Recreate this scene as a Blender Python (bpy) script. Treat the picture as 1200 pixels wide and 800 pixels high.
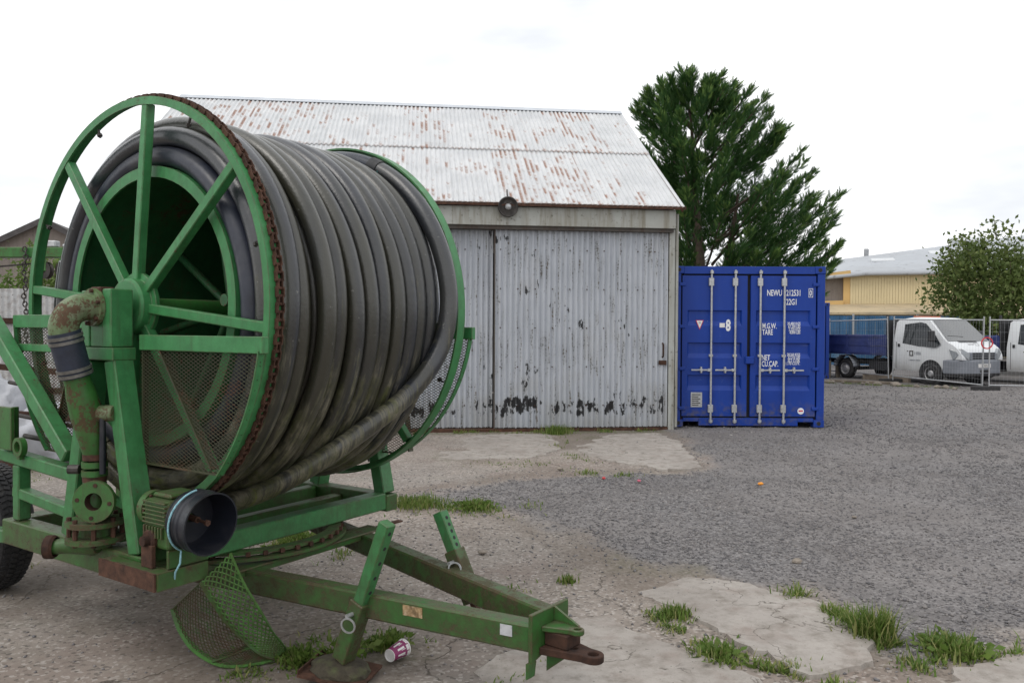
import bpy, bmesh, math, random
import numpy as np
from mathutils import Vector, Matrix

R = math.radians
rng = random.Random(7)
nr = np.random.default_rng(11)
sc = bpy.context.scene
col = sc.collection
for o in list(bpy.data.objects):
    bpy.data.objects.remove(o)

# ------------------------------------------------------------------ camera
cam_d = bpy.data.cameras.new('camera')
cam_d.sensor_width = 36.0
cam_d.lens = 28.0
cam_d.clip_start = 0.05
cam_d.clip_end = 3000
cam = bpy.data.objects.new('camera', cam_d)
col.objects.link(cam)
PIT, ROLL = math.atan(16 / 933.333), R(0.3)
fw = Vector((0, math.cos(PIT), -math.sin(PIT)))
up0 = Vector((0, math.sin(PIT), math.cos(PIT)))
ex = Vector((1, 0, 0))
rt = ex * math.cos(ROLL) + up0 * math.sin(ROLL)
upv = up0 * math.cos(ROLL) - ex * math.sin(ROLL)
cm = Matrix((rt, upv, -fw)).transposed().to_4x4()
cm.translation = Vector((0, 0, 1.6))
cam.matrix_world = cm
sc.camera = cam

# ------------------------------------------------------------------ sky, sun, exposure
SUN_TO = Vector((-0.55, -0.45, 0.95)).normalized()
w = bpy.data.worlds.new('World')
sc.world = w
w.use_nodes = True
wn, wl = w.node_tree.nodes, w.node_tree.links
wn.clear()
wo = wn.new('ShaderNodeOutputWorld')
bgs = wn.new('ShaderNodeBackground')
sky = wn.new('ShaderNodeTexSky')
sky.sky_type = 'NISHITA'
sky.sun_disc = False
sky.sun_elevation = math.asin(SUN_TO.z)
sky.sun_rotation = math.atan2(SUN_TO.x, SUN_TO.y)
sky.dust_density = 4.0
bgs.inputs['Strength'].default_value = 0.1
wl.new(sky.outputs[0], bgs.inputs[0])
# overcast cloud deck in front of the blue
bgc = wn.new('ShaderNodeBackground')
tc = wn.new('ShaderNodeTexCoord')
mp = wn.new('ShaderNodeMapping')
mp.inputs['Scale'].default_value = (1.0, 1.0, 3.2)
cn = wn.new('ShaderNodeTexNoise')
cn.inputs['Scale'].default_value = 2.6
cn.inputs['Detail'].default_value = 5
cn.inputs['Roughness'].default_value = 0.5
cr = wn.new('ShaderNodeValToRGB')
cr.color_ramp.elements[0].position = 0.30
cr.color_ramp.elements[0].color = (0.64, 0.665, 0.70, 1)
cr.color_ramp.elements[1].position = 0.56
cr.color_ramp.elements[1].color = (1.0, 1.0, 1.0, 1)
wl.new(tc.outputs['Generated'], mp.inputs[0])
wl.new(mp.outputs[0], cn.inputs['Vector'])
wl.new(cn.outputs['Fac'], cr.inputs[0])
wl.new(cr.outputs[0], bgc.inputs[0])
bgc.inputs['Strength'].default_value = 1.42
wm = wn.new('ShaderNodeMixShader')
wm.inputs[0].default_value = 0.93
wl.new(bgs.outputs[0], wm.inputs[1])
wl.new(bgc.outputs[0], wm.inputs[2])
wl.new(wm.outputs[0], wo.inputs[0])

sd = bpy.data.lights.new('sun', 'SUN')
sd.energy = 0.9
sd.angle = R(22)
sd.color = (1.0, 0.96, 0.9)
sun = bpy.data.objects.new('sun', sd)
sun.rotation_euler = (-SUN_TO).to_track_quat('-Z', 'Y').to_euler()
sun.location = (-6, -6, 12)
col.objects.link(sun)

sc.view_settings.view_transform = 'Standard'
sc.view_settings.look = 'None'
sc.view_settings.exposure = 0.0
sc.view_settings.gamma = 1.0
sc.view_settings.use_curve_mapping = False
sc.render.engine = 'CYCLES'
sc.cycles.max_bounces = 5
sc.cycles.diffuse_bounces = 3
sc.cycles.glossy_bounces = 2
sc.cycles.transmission_bounces = 2
sc.cycles.transparent_max_bounces = 4

# ------------------------------------------------------------------ tagging helpers
def tag(o, label=None, cat=None, group=None, kind=None):
    if label: o['label'] = label
    if cat: o['category'] = cat
    if group: o['group'] = group
    if kind: o['kind'] = kind
    return o

def empty(name, loc=(0, 0, 0), rz=0.0, **k):
    o = bpy.data.objects.new(name, None)
    o.empty_display_size = 0.2
    o.location = loc
    o.rotation_euler = (0, 0, rz)
    col.objects.link(o)
    return tag(o, **k)

def copy_tree(o, parent=None):
    c = o.copy()
    col.objects.link(c)
    c.parent = parent
    for ch in o.children:
        copy_tree(ch, c)
    return c

# ------------------------------------------------------------------ mesh builder
class MB:
    def __init__(s):
        s.v, s.f, s.mi, s.m = [], [], [], 0
    def add(s, vs, fs):
        n = len(s.v)
        s.v += [tuple(q) for q in vs]
        s.f += [tuple(n + i for i in f) for f in fs]
        s.mi += [s.m] * len(fs)
        return s
    def box(s, c, d, M=None):
        x, y, z = d[0] / 2, d[1] / 2, d[2] / 2
        vs = [Vector((sx * x, sy * y, sz * z)) for sz in (-1, 1) for sy in (-1, 1) for sx in (-1, 1)]
        c = Vector(c)
        vs = [(M @ q if M else q) + c for q in vs]
        return s.add(vs, [(0, 2, 3, 1), (4, 5, 7, 6), (0, 1, 5, 4), (2, 6, 7, 3), (0, 4, 6, 2), (1, 3, 7, 5)])
    def box2(s, a, b):
        return s.box([(a[i] + b[i]) / 2 for i in range(3)], [abs(b[i] - a[i]) for i in range(3)])
    def beam(s, p, q, w, h, up=(0, 0, 1)):
        p, q = Vector(p), Vector(q)
        d = q - p
        x = d.normalized()
        y = Vector(up).cross(x)
        if y.length < 1e-5: y = Vector((0, 1, 0)).cross(x)
        y.normalize()
        z = x.cross(y)
        M = Matrix((x, y, z)).transposed()
        return s.box((p + q) / 2, (d.length, w, h), M)
    def tube(s, pts, r, n=10, cap=True, closed=False):
        pts = [Vector(p) for p in pts]
        N = len(pts)
        rs = r if isinstance(r, (list, tuple)) else [r] * N
        T = []
        for i in range(N):
            if closed: t = pts[(i + 1) % N] - pts[i - 1]
            else: t = pts[min(i + 1, N - 1)] - pts[max(i - 1, 0)]
            T.append(t.normalized())
        a = T[0].orthogonal().normalized()
        vs = []
        for i in range(N):
            a = a - T[i] * a.dot(T[i])
            if a.length < 1e-6: a = T[i].orthogonal()
            a.normalize()
            b = T[i].cross(a)
            for k in range(n):
                t = 2 * math.pi * k / n
                vs.append(pts[i] + (a * math.cos(t) + b * math.sin(t)) * rs[i])
        fs = []
        for i in range(N if closed else N - 1):
            j = (i + 1) % N
            for k in range(n):
                l = (k + 1) % n
                fs.append((i * n + k, i * n + l, j * n + l, j * n + k))
        if cap and not closed:
            fs.append(tuple(range(n - 1, -1, -1)))
            fs.append(tuple((N - 1) * n + k for k in range(n)))
        return s.add(vs, fs)
    def lathe(s, prof, o=(0, 0, 0), axis=(0, 1, 0), n=32, cap0=False, cap1=False):
        """prof: list of (along axis, radius)"""
        ax = Vector(axis).normalized()
        u = Vector((0, 0, 1)) if abs(ax.z) < 0.9 else Vector((1, 0, 0))
        u = (u - ax * u.dot(ax)).normalized()
        v = ax.cross(u)
        o = Vector(o)
        vs = []
        for (t, r) in prof:
            for k in range(n):
                th = 2 * math.pi * k / n
                vs.append(o + ax * t + (u * math.cos(th) + v * math.sin(th)) * r)
        fs = []
        for i in range(len(prof) - 1):
            for k in range(n):
                l = (k + 1) % n
                fs.append((i * n + k, (i + 1) * n + k, (i + 1) * n + l, i * n + l))
        if cap0: fs.append(tuple(range(n)))
        if cap1: fs.append(tuple((len(prof) - 1) * n + k for k in range(n - 1, -1, -1)))
        return s.add(vs, fs)
    def cyl(s, p, q, r, n=16, r2=None):
        p, q = Vector(p), Vector(q)
        L = (q - p).length
        return s.lathe([(0, r), (L, r if r2 is None else r2)], p, (q - p), n, True, True)
    def ring(s, c, axis, ro, ri, t, n=48):
        h = t / 2
        return s.lathe([(-h, ri), (-h, ro), (h, ro), (h, ri), (-h, ri)], c, axis, n)
    def prism(s, poly, M, t):
        """poly in the xy plane of M, extruded t along its z"""
        n = len(poly)
        vs = [M @ Vector((x, y, 0)) for x, y in poly] + [M @ Vector((x, y, t)) for x, y in poly]
        fs = [tuple(range(n - 1, -1, -1)), tuple(range(n, 2 * n))]
        for i in range(n):
            j = (i + 1) % n
            fs.append((i, j, n + j, n + i))
        return s.add(vs, fs)
    def build(s, name, mat, parent=None, smooth=None, bevel=0, loc=None, segs=1):
        me = bpy.data.meshes.new(name)
        me.from_pydata(s.v, [], s.f)
        bm = bmesh.new()
        bm.from_mesh(me)
        bmesh.ops.recalc_face_normals(bm, faces=bm.faces)
        bm.to_mesh(me)
        bm.free()
        for mm in (mat if isinstance(mat, (list, tuple)) else [mat]):
            me.materials.append(mm)
        if isinstance(mat, (list, tuple)):
            me.polygons.foreach_set('material_index', s.mi)
        if smooth:
            me.polygons.foreach_set('use_smooth', [True] * len(me.polygons))
            me.set_sharp_from_angle(angle=R(smooth))
        me.update()
        o = bpy.data.objects.new(name, me)
        col.objects.link(o)
        if parent: o.parent = parent
        if loc is not None: o.location = loc
        if bevel:
            b = o.modifiers.new('bevel', 'BEVEL')
            b.width = bevel
            b.segments = segs
            b.limit_method = 'ANGLE'
            b.angle_limit = R(40)
        return o

def np_mesh(name, V, F, mat, parent=None, smooth=False):
    """V (n,3), F (m,k) numpy; quick mesh for the many-piece objects"""
    me = bpy.data.meshes.new(name)
    V = np.asarray(V, np.float32)
    F = np.asarray(F, np.int32)
    m, k = F.shape
    me.vertices.add(len(V))
    me.vertices.foreach_set('co', V.ravel())
    me.loops.add(m * k)
    me.loops.foreach_set('vertex_index', F.ravel())
    me.polygons.add(m)
    me.polygons.foreach_set('loop_start', np.arange(m, dtype=np.int32) * k)
    me.update(calc_edges=True)
    if smooth: me.polygons.foreach_set('use_smooth', np.ones(m, bool))
    me.materials.append(mat)
    o = bpy.data.objects.new(name, me)
    col.objects.link(o)
    if parent: o.parent = parent
    return o

def strands(P, Q, N, wd, th):
    """thin flat bars from P to Q with face normal N (arrays n,3) -> V,F"""
    P, Q, N = (np.asarray(a, float) for a in (P, Q, N))
    d = Q - P
    d /= np.linalg.norm(d, axis=1)[:, None] + 1e-9
    s = np.cross(N, d)
    s /= np.linalg.norm(s, axis=1)[:, None] + 1e-9
    n = np.cross(d, s)
    vs = []
    for E in (P, Q):
        for a, b in ((-1, -1), (1, -1), (1, 1), (-1, 1)):
            vs.append(E + s * a * wd / 2 + n * b * th / 2)
    V = np.stack(vs, 1).reshape(-1, 3)
    base = np.array([[0, 1, 5, 4], [1, 2, 6, 5], [2, 3, 7, 6], [3, 0, 4, 7]])
    F = (base[None] + (np.arange(len(P)) * 8)[:, None, None]).reshape(-1, 4)
    return V, F

def diamonds(u0, u1, v0, v1, du, dv):
    """expanded-metal lattice segments on a uv rectangle: (n,2),(n,2)"""
    nu, nv = int((u1 - u0) / du) + 1, int((v1 - v0) / dv) + 1
    i, j = np.meshgrid(np.arange(nu), np.arange(nv), indexing='ij')
    i, j = i.ravel(), j.ravel()
    x, y = u0 + i * du, v0 + j * dv
    P = np.concatenate([np.stack([x, y], 1)] * 2 + [np.stack([x + du / 2, y + dv / 2], 1)] * 2)
    Q = np.concatenate([np.stack([x + du / 2, y + dv / 2], 1), np.stack([x + du / 2, y - dv / 2], 1),
                        np.stack([x + du, y], 1), np.stack([x + du, y + dv], 1)])
    return P, Q

def inpoly(pts, poly):
    x, y = pts[:, 0], pts[:, 1]
    ins = np.zeros(len(pts), bool)
    n = len(poly)
    for i in range(n):
        x1, y1 = poly[i]
        x2, y2 = poly[(i + 1) % n]
        if y1 == y2: continue
        c = ((y1 > y) != (y2 > y)) & (x < (x2 - x1) * (y - y1) / (y2 - y1) + x1)
        ins ^= c
    return ins

def hash2(i, j, s=0):
    h = (i.astype(np.int64) * 374761393 + j.astype(np.int64) * 668265263 + s * 982451653) & 0x7fffffff
    h = ((h ^ (h >> 13)) * 1274126177) & 0x7fffffff
    return ((h ^ (h >> 16)) & 0xffff) / 65535.0

def vnoise(x, y, s=0):
    xi, yi = np.floor(x), np.floor(y)
    fx, fy = x - xi, y - yi
    fx, fy = fx * fx * (3 - 2 * fx), fy * fy * (3 - 2 * fy)
    xi, yi = xi.astype(int), yi.astype(int)
    a, b = hash2(xi, yi, s), hash2(xi + 1, yi, s)
    c, d = hash2(xi, yi + 1, s), hash2(xi + 1, yi + 1, s)
    return (a * (1 - fx) + b * fx) * (1 - fy) + (c * (1 - fx) + d * fx) * fy

def fbm(x, y, s=0, o=4):
    t, a, n = 0, 0.5, 0
    for k in range(o):
        t = t + a * vnoise(x * 2 ** k, y * 2 ** k, s + k)
        n += a
        a *= 0.5
    return t / n

# ------------------------------------------------------------------ materials
class NT:
    def __init__(s, name):
        s.m = bpy.data.materials.new(name)
        s.m.use_nodes = True
        s.t = s.m.node_tree
        s.N, s.L = s.t.nodes, s.t.links
        s.b = s.N['Principled BSDF']
        s._c = None
    def node(s, t, ins=None, **kw):
        n = s.N.new(t)
        for k, v in kw.items(): setattr(n, k, v)
        for k, v in (ins or {}).items(): s.put(n.inputs[k], v)
        return n
    def put(s, sock, v):
        if isinstance(v, bpy.types.NodeSocket): s.L.new(v, sock)
        elif isinstance(v, (tuple, list)) and len(v) == 3 and sock.type == 'RGBA': sock.default_value = (*v, 1)
        else: sock.default_value = v
    def co(s, kind='Object'):
        if not s._c: s._c = s.N.new('ShaderNodeTexCoord')
        return s._c.outputs[kind]
    def map(s, scale=(1, 1, 1), rot=(0, 0, 0), loc=(0, 0, 0), vec=None):
        return s.node('ShaderNodeMapping', {'Vector': vec or s.co(), 'Scale': scale, 'Rotation': rot, 'Location': loc}).outputs[0]
    def noise(s, scale, detail=4, rough=0.55, vec=None, dist=0.0):
        return s.node('ShaderNodeTexNoise', {'Vector': vec or s.co(), 'Scale': scale, 'Detail': detail, 'Roughness': rough, 'Distortion': dist}).outputs['Fac']
    def ramp(s, fac, lo, hi, a=0.0, b=1.0):
        n = s.node('ShaderNodeMapRange', {'Value': fac, 'From Min': lo, 'From Max': hi, 'To Min': a, 'To Max': b})
        return n.outputs[0]
    def mix(s, fac, a, b, mode='MIX'):
        n = s.node('ShaderNodeMix', data_type='RGBA', blend_type=mode)
        s.put(n.inputs[0], fac); s.put(n.inputs[6], a); s.put(n.inputs[7], b)
        return n.outputs[2]
    def math(s, op, a, b=0.0):
        n = s.node('ShaderNodeMath', operation=op)
        s.put(n.inputs[0], a); s.put(n.inputs[1], b)
        return n.outputs[0]
    def bump(s, h, strength=0.3, dist=0.01, nrm=None):
        n = s.node('ShaderNodeBump', {'Height': h, 'Strength': strength, 'Distance': dist})
        if nrm: s.L.new(nrm, n.inputs['Normal'])
        return n.outputs[0]
    def out(s, color=None, rough=None, metal=None, normal=None, spec=None):
        b = s.b
        if color is not None: s.put(b.inputs['Base Color'], color)
        if rough is not None: s.put(b.inputs['Roughness'], rough)
        if metal is not None: s.put(b.inputs['Metallic'], metal)
        if normal is not None: s.L.new(normal, b.inputs['Normal'])
        if spec is not None: b.inputs['Specular IOR Level'].default_value = spec
        return s.m

def mat_green(name, base, faded, rust_amt, moss_amt=0.5, edge=0.007):
    t = NT(name)
    n1 = t.noise(2.6, 5, 0.6)
    n2 = t.noise(16, 6, 0.7)
    n3 = t.noise(75, 5, 0.65)
    st = t.noise(1.0, 5, 0.6, t.map((30, 30, 3)))
    c = t.mix(t.ramp(n1, 0.35, 0.68), base, faded)
    c = t.mix(t.ramp(n2, 0.38, 0.72, 0, 0.55), c, tuple(q * 0.5 for q in base))
    c = t.mix(t.ramp(st, 0.50, 0.70, 0, 0.5), c, tuple(q * 0.6 + 0.012 for q in base))
    # algae and grime, run down in streaks
    gm = t.ramp(t.math('ADD', t.math('MULTIPLY', n1, 0.45), t.math('MULTIPLY', st, 0.55)), 0.56 - 0.07 * moss_amt, 0.74, 0, 0.8 * moss_amt)
    c = t.mix(gm, c, (0.062, 0.072, 0.022))
    # rust chips
    rr = t.math('ADD', t.math('ADD', t.math('MULTIPLY', n1, 0.30), t.math('MULTIPLY', n2, 0.40)), t.math('MULTIPLY', n3, 0.30))
    rm = t.ramp(rr, 0.600 - rust_amt, 0.640 - rust_amt, 0, 0.9)
    rc = t.mix(n3, (0.04, 0.020, 0.012), (0.12, 0.058, 0.032))
    c = t.mix(rm, c, rc)
    # dirt settled on upward faces
    ge = t.node('ShaderNodeNewGeometry')
    nz = t.node('ShaderNodeSeparateXYZ', {0: ge.outputs['Normal']}).outputs[2]
    c = t.mix(t.math('MULTIPLY', t.ramp(nz, 0.75, 0.95), t.ramp(n2, 0.36, 0.62, 0.0, 0.75 * moss_amt)), c, t.mix(n3, (0.085, 0.070, 0.045), (0.15, 0.15, 0.10)))
    # dark olive-brown blotches, stronger lower down
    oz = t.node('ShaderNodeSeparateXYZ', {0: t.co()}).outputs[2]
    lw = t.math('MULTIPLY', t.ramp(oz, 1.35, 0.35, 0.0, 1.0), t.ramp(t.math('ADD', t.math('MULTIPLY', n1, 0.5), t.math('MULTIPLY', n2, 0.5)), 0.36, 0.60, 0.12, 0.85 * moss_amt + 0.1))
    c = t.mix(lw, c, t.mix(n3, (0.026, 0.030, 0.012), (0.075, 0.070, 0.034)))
    # paint worn to rust along the arrises
    bv = t.node('ShaderNodeBevel', {'Radius': edge})
    bv.samples = 3
    dt = t.node('ShaderNodeVectorMath', {0: bv.outputs[0], 1: ge.outputs['Normal']}, operation='DOT_PRODUCT').outputs['Value']
    em = t.math('MULTIPLY', t.ramp(dt, 0.985, 0.90), t.ramp(n2, 0.36, 0.55, 0.15, 0.95))
    c = t.mix(em, c, t.mix(n3, (0.045, 0.024, 0.015), (0.13, 0.075, 0.045)))
    return t.out(c, t.ramp(rm, 0, 1, 0.45, 0.85), 0.0, t.bump(t.math('SUBTRACT', n3, t.math('MULTIPLY', rm, 0.7)), 0.3, 0.003), 0.4)

def mat_simple(name, c, rough=0.6, metal=0.0, var=0.25, scale=12, bump=0.15, dirt=None, spec=0.5):
    t = NT(name)
    n = t.noise(scale, 5, 0.6)
    n2 = t.noise(scale * 6, 4, 0.6)
    cc = t.mix(t.ramp(n, 0.3, 0.7), tuple(q * (1 - var) for q in c), tuple(min(1, q * (1 + var)) for q in c))
    if dirt:
        cc = t.mix(t.ramp(t.noise(scale * 0.5, 6, 0.65), 0.5, 0.75, 0, 0.7), cc, dirt)
    return t.out(cc, t.ramp(n2, 0.3, 0.7, max(0, rough - 0.08), min(1, rough + 0.08)), metal, t.bump(n2, bump, 0.003) if bump else None, spec)

def mat_rust(name, lo=(0.028, 0.015, 0.011), hi=(0.115, 0.056, 0.036)):
    t = NT(name)
    n = t.noise(18, 6, 0.65)
    n2 = t.noise(120, 4, 0.6)
    c = t.mix(t.ramp(n, 0.3, 0.72), lo, hi)
    return t.out(c, 0.85, 0.0, t.bump(n2, 0.5, 0.003), 0.3)

M = {}
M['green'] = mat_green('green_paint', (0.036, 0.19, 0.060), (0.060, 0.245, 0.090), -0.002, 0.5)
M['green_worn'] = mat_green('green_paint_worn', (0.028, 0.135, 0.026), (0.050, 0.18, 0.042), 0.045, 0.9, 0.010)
M['green_heavy'] = mat_green('green_paint_heavy_wear', (0.026, 0.12, 0.022), (0.050, 0.165, 0.040), 0.085, 1.0, 0.014)
M['green_dark'] = mat_green('green_paint_drum', (0.017, 0.085, 0.030), (0.026, 0.115, 0.042), 0.05, 0.9)
M['green_mesh'] = mat_green('green_mesh_paint', (0.040, 0.040, 0.022), (0.04, 0.055, 0.024), 0.09, 0.9, 0.001)
M['green_bright'] = mat_green('green_mesh_bright', (0.07, 0.25, 0.045), (0.11, 0.31, 0.07), 0.0, 0.6, 0.001)
M['rust'] = mat_rust('rust')
M['rust_dark'] = mat_rust('rust_dark', (0.02, 0.012, 0.01), (0.075, 0.035, 0.022))
M['iron'] = mat_simple('dark_iron', (0.045, 0.04, 0.037), 0.55, 0.3, 0.4, 20)
M['steel'] = mat_simple('galvanised_steel', (0.42, 0.43, 0.44), 0.42, 0.6, 0.2, 25)
M['clamp'] = mat_simple('clamp_band', (0.17, 0.165, 0.155), 0.45, 0.5, 0.3, 40)
M['rubber'] = mat_simple('black_rubber', (0.02, 0.021, 0.024), 0.6, 0, 0.3, 12, 0.3, (0.06, 0.055, 0.045))
M['tyre'] = mat_simple('tyre_rubber', (0.022, 0.022, 0.024), 0.75, 0, 0.3, 14, 0.3, (0.06, 0.056, 0.05))
M['sleeve'] = mat_simple('rubber_sleeve', (0.02, 0.026, 0.045), 0.55, 0, 0.3, 18)
M['bucket'] = mat_simple('black_plastic', (0.010, 0.012, 0.019), 0.38, 0, 0.25, 9, 0.06, (0.045, 0.043, 0.04))
M['string'] = mat_simple('blue_twine', (0.22, 0.42, 0.48), 0.8, 0, 0.3, 90)
M['glass'] = mat_simple('vehicle_glass', (0.018, 0.022, 0.026), 0.06, 0, 0.1, 4, 0)
M['white_print'] = mat_simple('white_print', (0.72, 0.73, 0.75), 0.6, 0, 0.06, 30, 0)
M['dark_print'] = mat_simple('dark_print', (0.03, 0.025, 0.02), 0.6, 0, 0.06, 30, 0)
M['red_print'] = mat_simple('red_print', (0.55, 0.05, 0.06), 0.6, 0, 0.1, 30, 0)

def mat_hose():
    t = NT('hose_rubber')
    n1 = t.noise(2.0, 5, 0.6)
    n2 = t.noise(9, 6, 0.65)
    n3 = t.noise(70, 4, 0.6)
    lane = t.noise(1.0, 6, 0.7, t.map((3.2, 46, 3.2)))
    hue = t.noise(1.0, 2, 0.5, t.map((0.6, 9.0, 0.6)))
    c = t.mix(t.ramp(n2, 0.3, 0.7), (0.010, 0.013, 0.020), (0.026, 0.030, 0.041))
    c = t.mix(t.ramp(hue, 0.40, 0.60, 0.1, 0.9), c, t.mix(n2, (0.022, 0.022, 0.014), (0.046, 0.044, 0.029)))
    # algae and dried dirt in bands along the hose, heavier low on the coil where it stays wet
    z = t.node('ShaderNodeSeparateXYZ', {0: t.co()}).outputs[2]
    low = t.ramp(z, 0.65, 2.2, 0.13, -0.16)
    k = t.math('ADD', t.math('ADD', t.math('MULTIPLY', n1, 0.40), t.math('MULTIPLY', lane, 0.60)), low)
    am = t.ramp(k, 0.49, 0.575, 0, 0.92)
    ac = t.mix(t.ramp(n2, 0.35, 0.62), (0.060, 0.064, 0.020), (0.175, 0.160, 0.115))
    ac = t.mix(t.ramp(t.noise(1.0, 4, 0.75, t.map((9, 120, 9))), 0.50, 0.60, 0, 0.75), ac, (0.022, 0.022, 0.016))
    c = t.mix(am, c, ac)
    c = t.mix(t.ramp(t.math('ADD', k, t.math('MULTIPLY', n3, 0.08)), 0.66, 0.72, 0, 0.8), c, (0.11, 0.13, 0.02))
    sp = t.ramp(t.noise(38, 3, 0.5), 0.70, 0.76, 0, 0.6)
    c = t.mix(sp, c, (0.2, 0.2, 0.18))
    t.b.inputs['Coat Weight'].default_value = 0.3
    t.b.inputs['Coat Roughness'].default_value = 0.22
    return t.out(c, t.ramp(am, 0, 1, 0.32, 0.75), 0, t.bump(t.math('ADD', n3, lane), 0.4, 0.005), 0.6)
M['hose'] = mat_hose()
M['hose_clean'] = mat_simple('hose_rubber_clean', (0.020, 0.026, 0.040), 0.3, 0, 0.35, 9, 0.12, (0.075, 0.075, 0.06))
M['hose_blue'] = mat_simple('hose_rubber_bluish', (0.022, 0.026, 0.042), 0.4, 0, 0.3, 9, 0.1, (0.06, 0.06, 0.055))

def mat_roof():
    t = NT('roof_sheet_paint')
    rnd = t.node('ShaderNodeObjectInfo').outputs['Random']
    off = t.node('ShaderNodeCombineXYZ', {0: t.math('MULTIPLY', rnd, 37.0), 1: t.math('MULTIPLY', rnd, 91.0), 2: 0.0}).outputs[0]
    v = t.node('ShaderNodeVectorMath', {0: t.co(), 1: off}, operation='ADD').outputs[0]
    nb = t.noise(1.3, 4, 0.6, v)
    st = t.noise(1.0, 5, 0.6, t.map((26, 1.5, 1), vec=v))
    fi = t.noise(30, 4, 0.6, v)
    c = t.mix(t.ramp(nb, 0.3, 0.7), (0.48, 0.495, 0.51), (0.62, 0.63, 0.64))
    c = t.mix(t.ramp(t.noise(1.0, 4, 0.6, t.map((40, 3, 1), vec=v)), 0.5, 0.75, 0, 0.5), c, (0.28, 0.275, 0.26))
    sx = t.node('ShaderNodeSeparateXYZ', {0: t.co()})
    lane = t.math('ADD', t.math('FLOOR', t.math('DIVIDE', sx.outputs[0], 0.07954)), t.math('MULTIPLY', t.math('FLOOR', t.math('MULTIPLY', rnd, 97.0)), 13.0))
    lv = t.node('ShaderNodeCombineXYZ', {0: t.math('MULTIPLY', lane, 5.37), 1: t.math('MULTIPLY', sx.outputs[1], 1.9), 2: t.math('MULTIPLY', rnd, 50.0)}).outputs[0]
    ls = t.noise(1.0, 5, 0.65, lv)
    rm = t.ramp(t.math('ADD', t.math('ADD', t.math('MULTIPLY', ls, 0.66), t.math('MULTIPLY', nb, 0.34)), t.math('MULTIPLY', t.math('SUBTRACT', rnd, 0.5), 0.10)), 0.525, 0.585, 0, 0.95)
    # rust sits on one flank of each corrugation
    ph = t.math('FRACT', t.math('DIVIDE', sx.outputs[0], 0.07954))
    fl = t.math('MULTIPLY', t.ramp(ph, 0.10, 0.22), t.ramp(ph, 0.78, 0.62))
    rm = t.math('MULTIPLY', t.math('MULTIPLY', rm, t.ramp(fl, 0, 1, 0.15, 1)), t.ramp(fi, 0.28, 0.5, 0.25, 1))
    c = t.mix(rm, c, t.mix(fi, (0.15, 0.065, 0.04), (0.36, 0.20, 0.14)))
    sl = t.ramp(sx.outputs[1], 0.10, 0.0)
    c = t.mix(t.math('MULTIPLY', sl, t.ramp(st, 0.4, 0.6, 0.1, 0.8)), c, (0.17, 0.09, 0.06))
    return t.out(c, 0.6, 0, t.bump(fi, 0.2, 0.003), 0.35)
M['roof'] = mat_roof()

def mat_door():
    t = NT('door_sheet_paint')
    rnd = t.node('ShaderNodeObjectInfo').outputs['Random']
    off = t.node('ShaderNodeCombineXYZ', {0: t.math('MULTIPLY', rnd, 17.0), 1: 0.0, 2: 0.0}).outputs[0]
    v = t.node('ShaderNodeVectorMath', {0: t.co(), 1: off}, operation='ADD').outputs[0]
    z = t.node('ShaderNodeSeparateXYZ', {0: t.co()}).outputs[1]
    nb = t.noise(1.1, 4, 0.6, v)
    st = t.noise(1.0, 5, 0.6, t.map((22, 1.3, 1), vec=v))
    fi = t.noise(34, 4, 0.6, v)
    c = t.mix(t.ramp(nb, 0.3, 0.7), (0.36, 0.385, 0.425), (0.45, 0.475, 0.515))
    c = t.mix(t.ramp(st, 0.48, 0.72, 0, 0.55), c, (0.23, 0.235, 0.235))
    # long scuffs where paint has gone grey
    sm = t.ramp(t.math('ADD', t.math('MULTIPLY', st, 0.6), t.math('MULTIPLY', fi, 0.4)), 0.565, 0.61, 0, 0.9)
    c = t.mix(sm, c, (0.105, 0.105, 0.10))
    # dirt grey splash zone and black bitumen showing near the foot
    low = t.ramp(z, 0.05, 0.95, 0.22, 0.0)
    c = t.mix(t.ramp(t.math('ADD', nb, low), 0.55, 0.85, 0, 0.6), c, (0.20, 0.19, 0.165))
    band = t.math('MULTIPLY', t.ramp(z, 0.12, 0.25), t.ramp(z, 0.62, 0.34))
    fl = t.noise(1.0, 5, 0.65, t.map((11, 4.0, 1), vec=v))
    clu = t.ramp(t.noise(0.9, 2, 0.5, v), 0.38, 0.62, -0.055, 0.05)
    bl = t.math('ADD', clu, t.math('MULTIPLY', fl, 0.62))
    bl = t.math('ADD', t.math('ADD', bl, t.math('MULTIPLY', nb, 0.35)), t.math('MULTIPLY', band, 0.13))
    c = t.mix(t.ramp(bl, 0.606, 0.622), c, (0.02, 0.02, 0.022))
    rs = t.ramp(t.math('ADD', t.math('MULTIPLY', fi, 0.5), t.math('MULTIPLY', st, 0.55)), 0.655, 0.69, 0, 0.9)
    c = t.mix(rs, c, (0.12, 0.055, 0.03))
    return t.out(c, 0.62, 0, t.bump(fi, 0.2, 0.003), 0.35)
M['door'] = mat_door()

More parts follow.
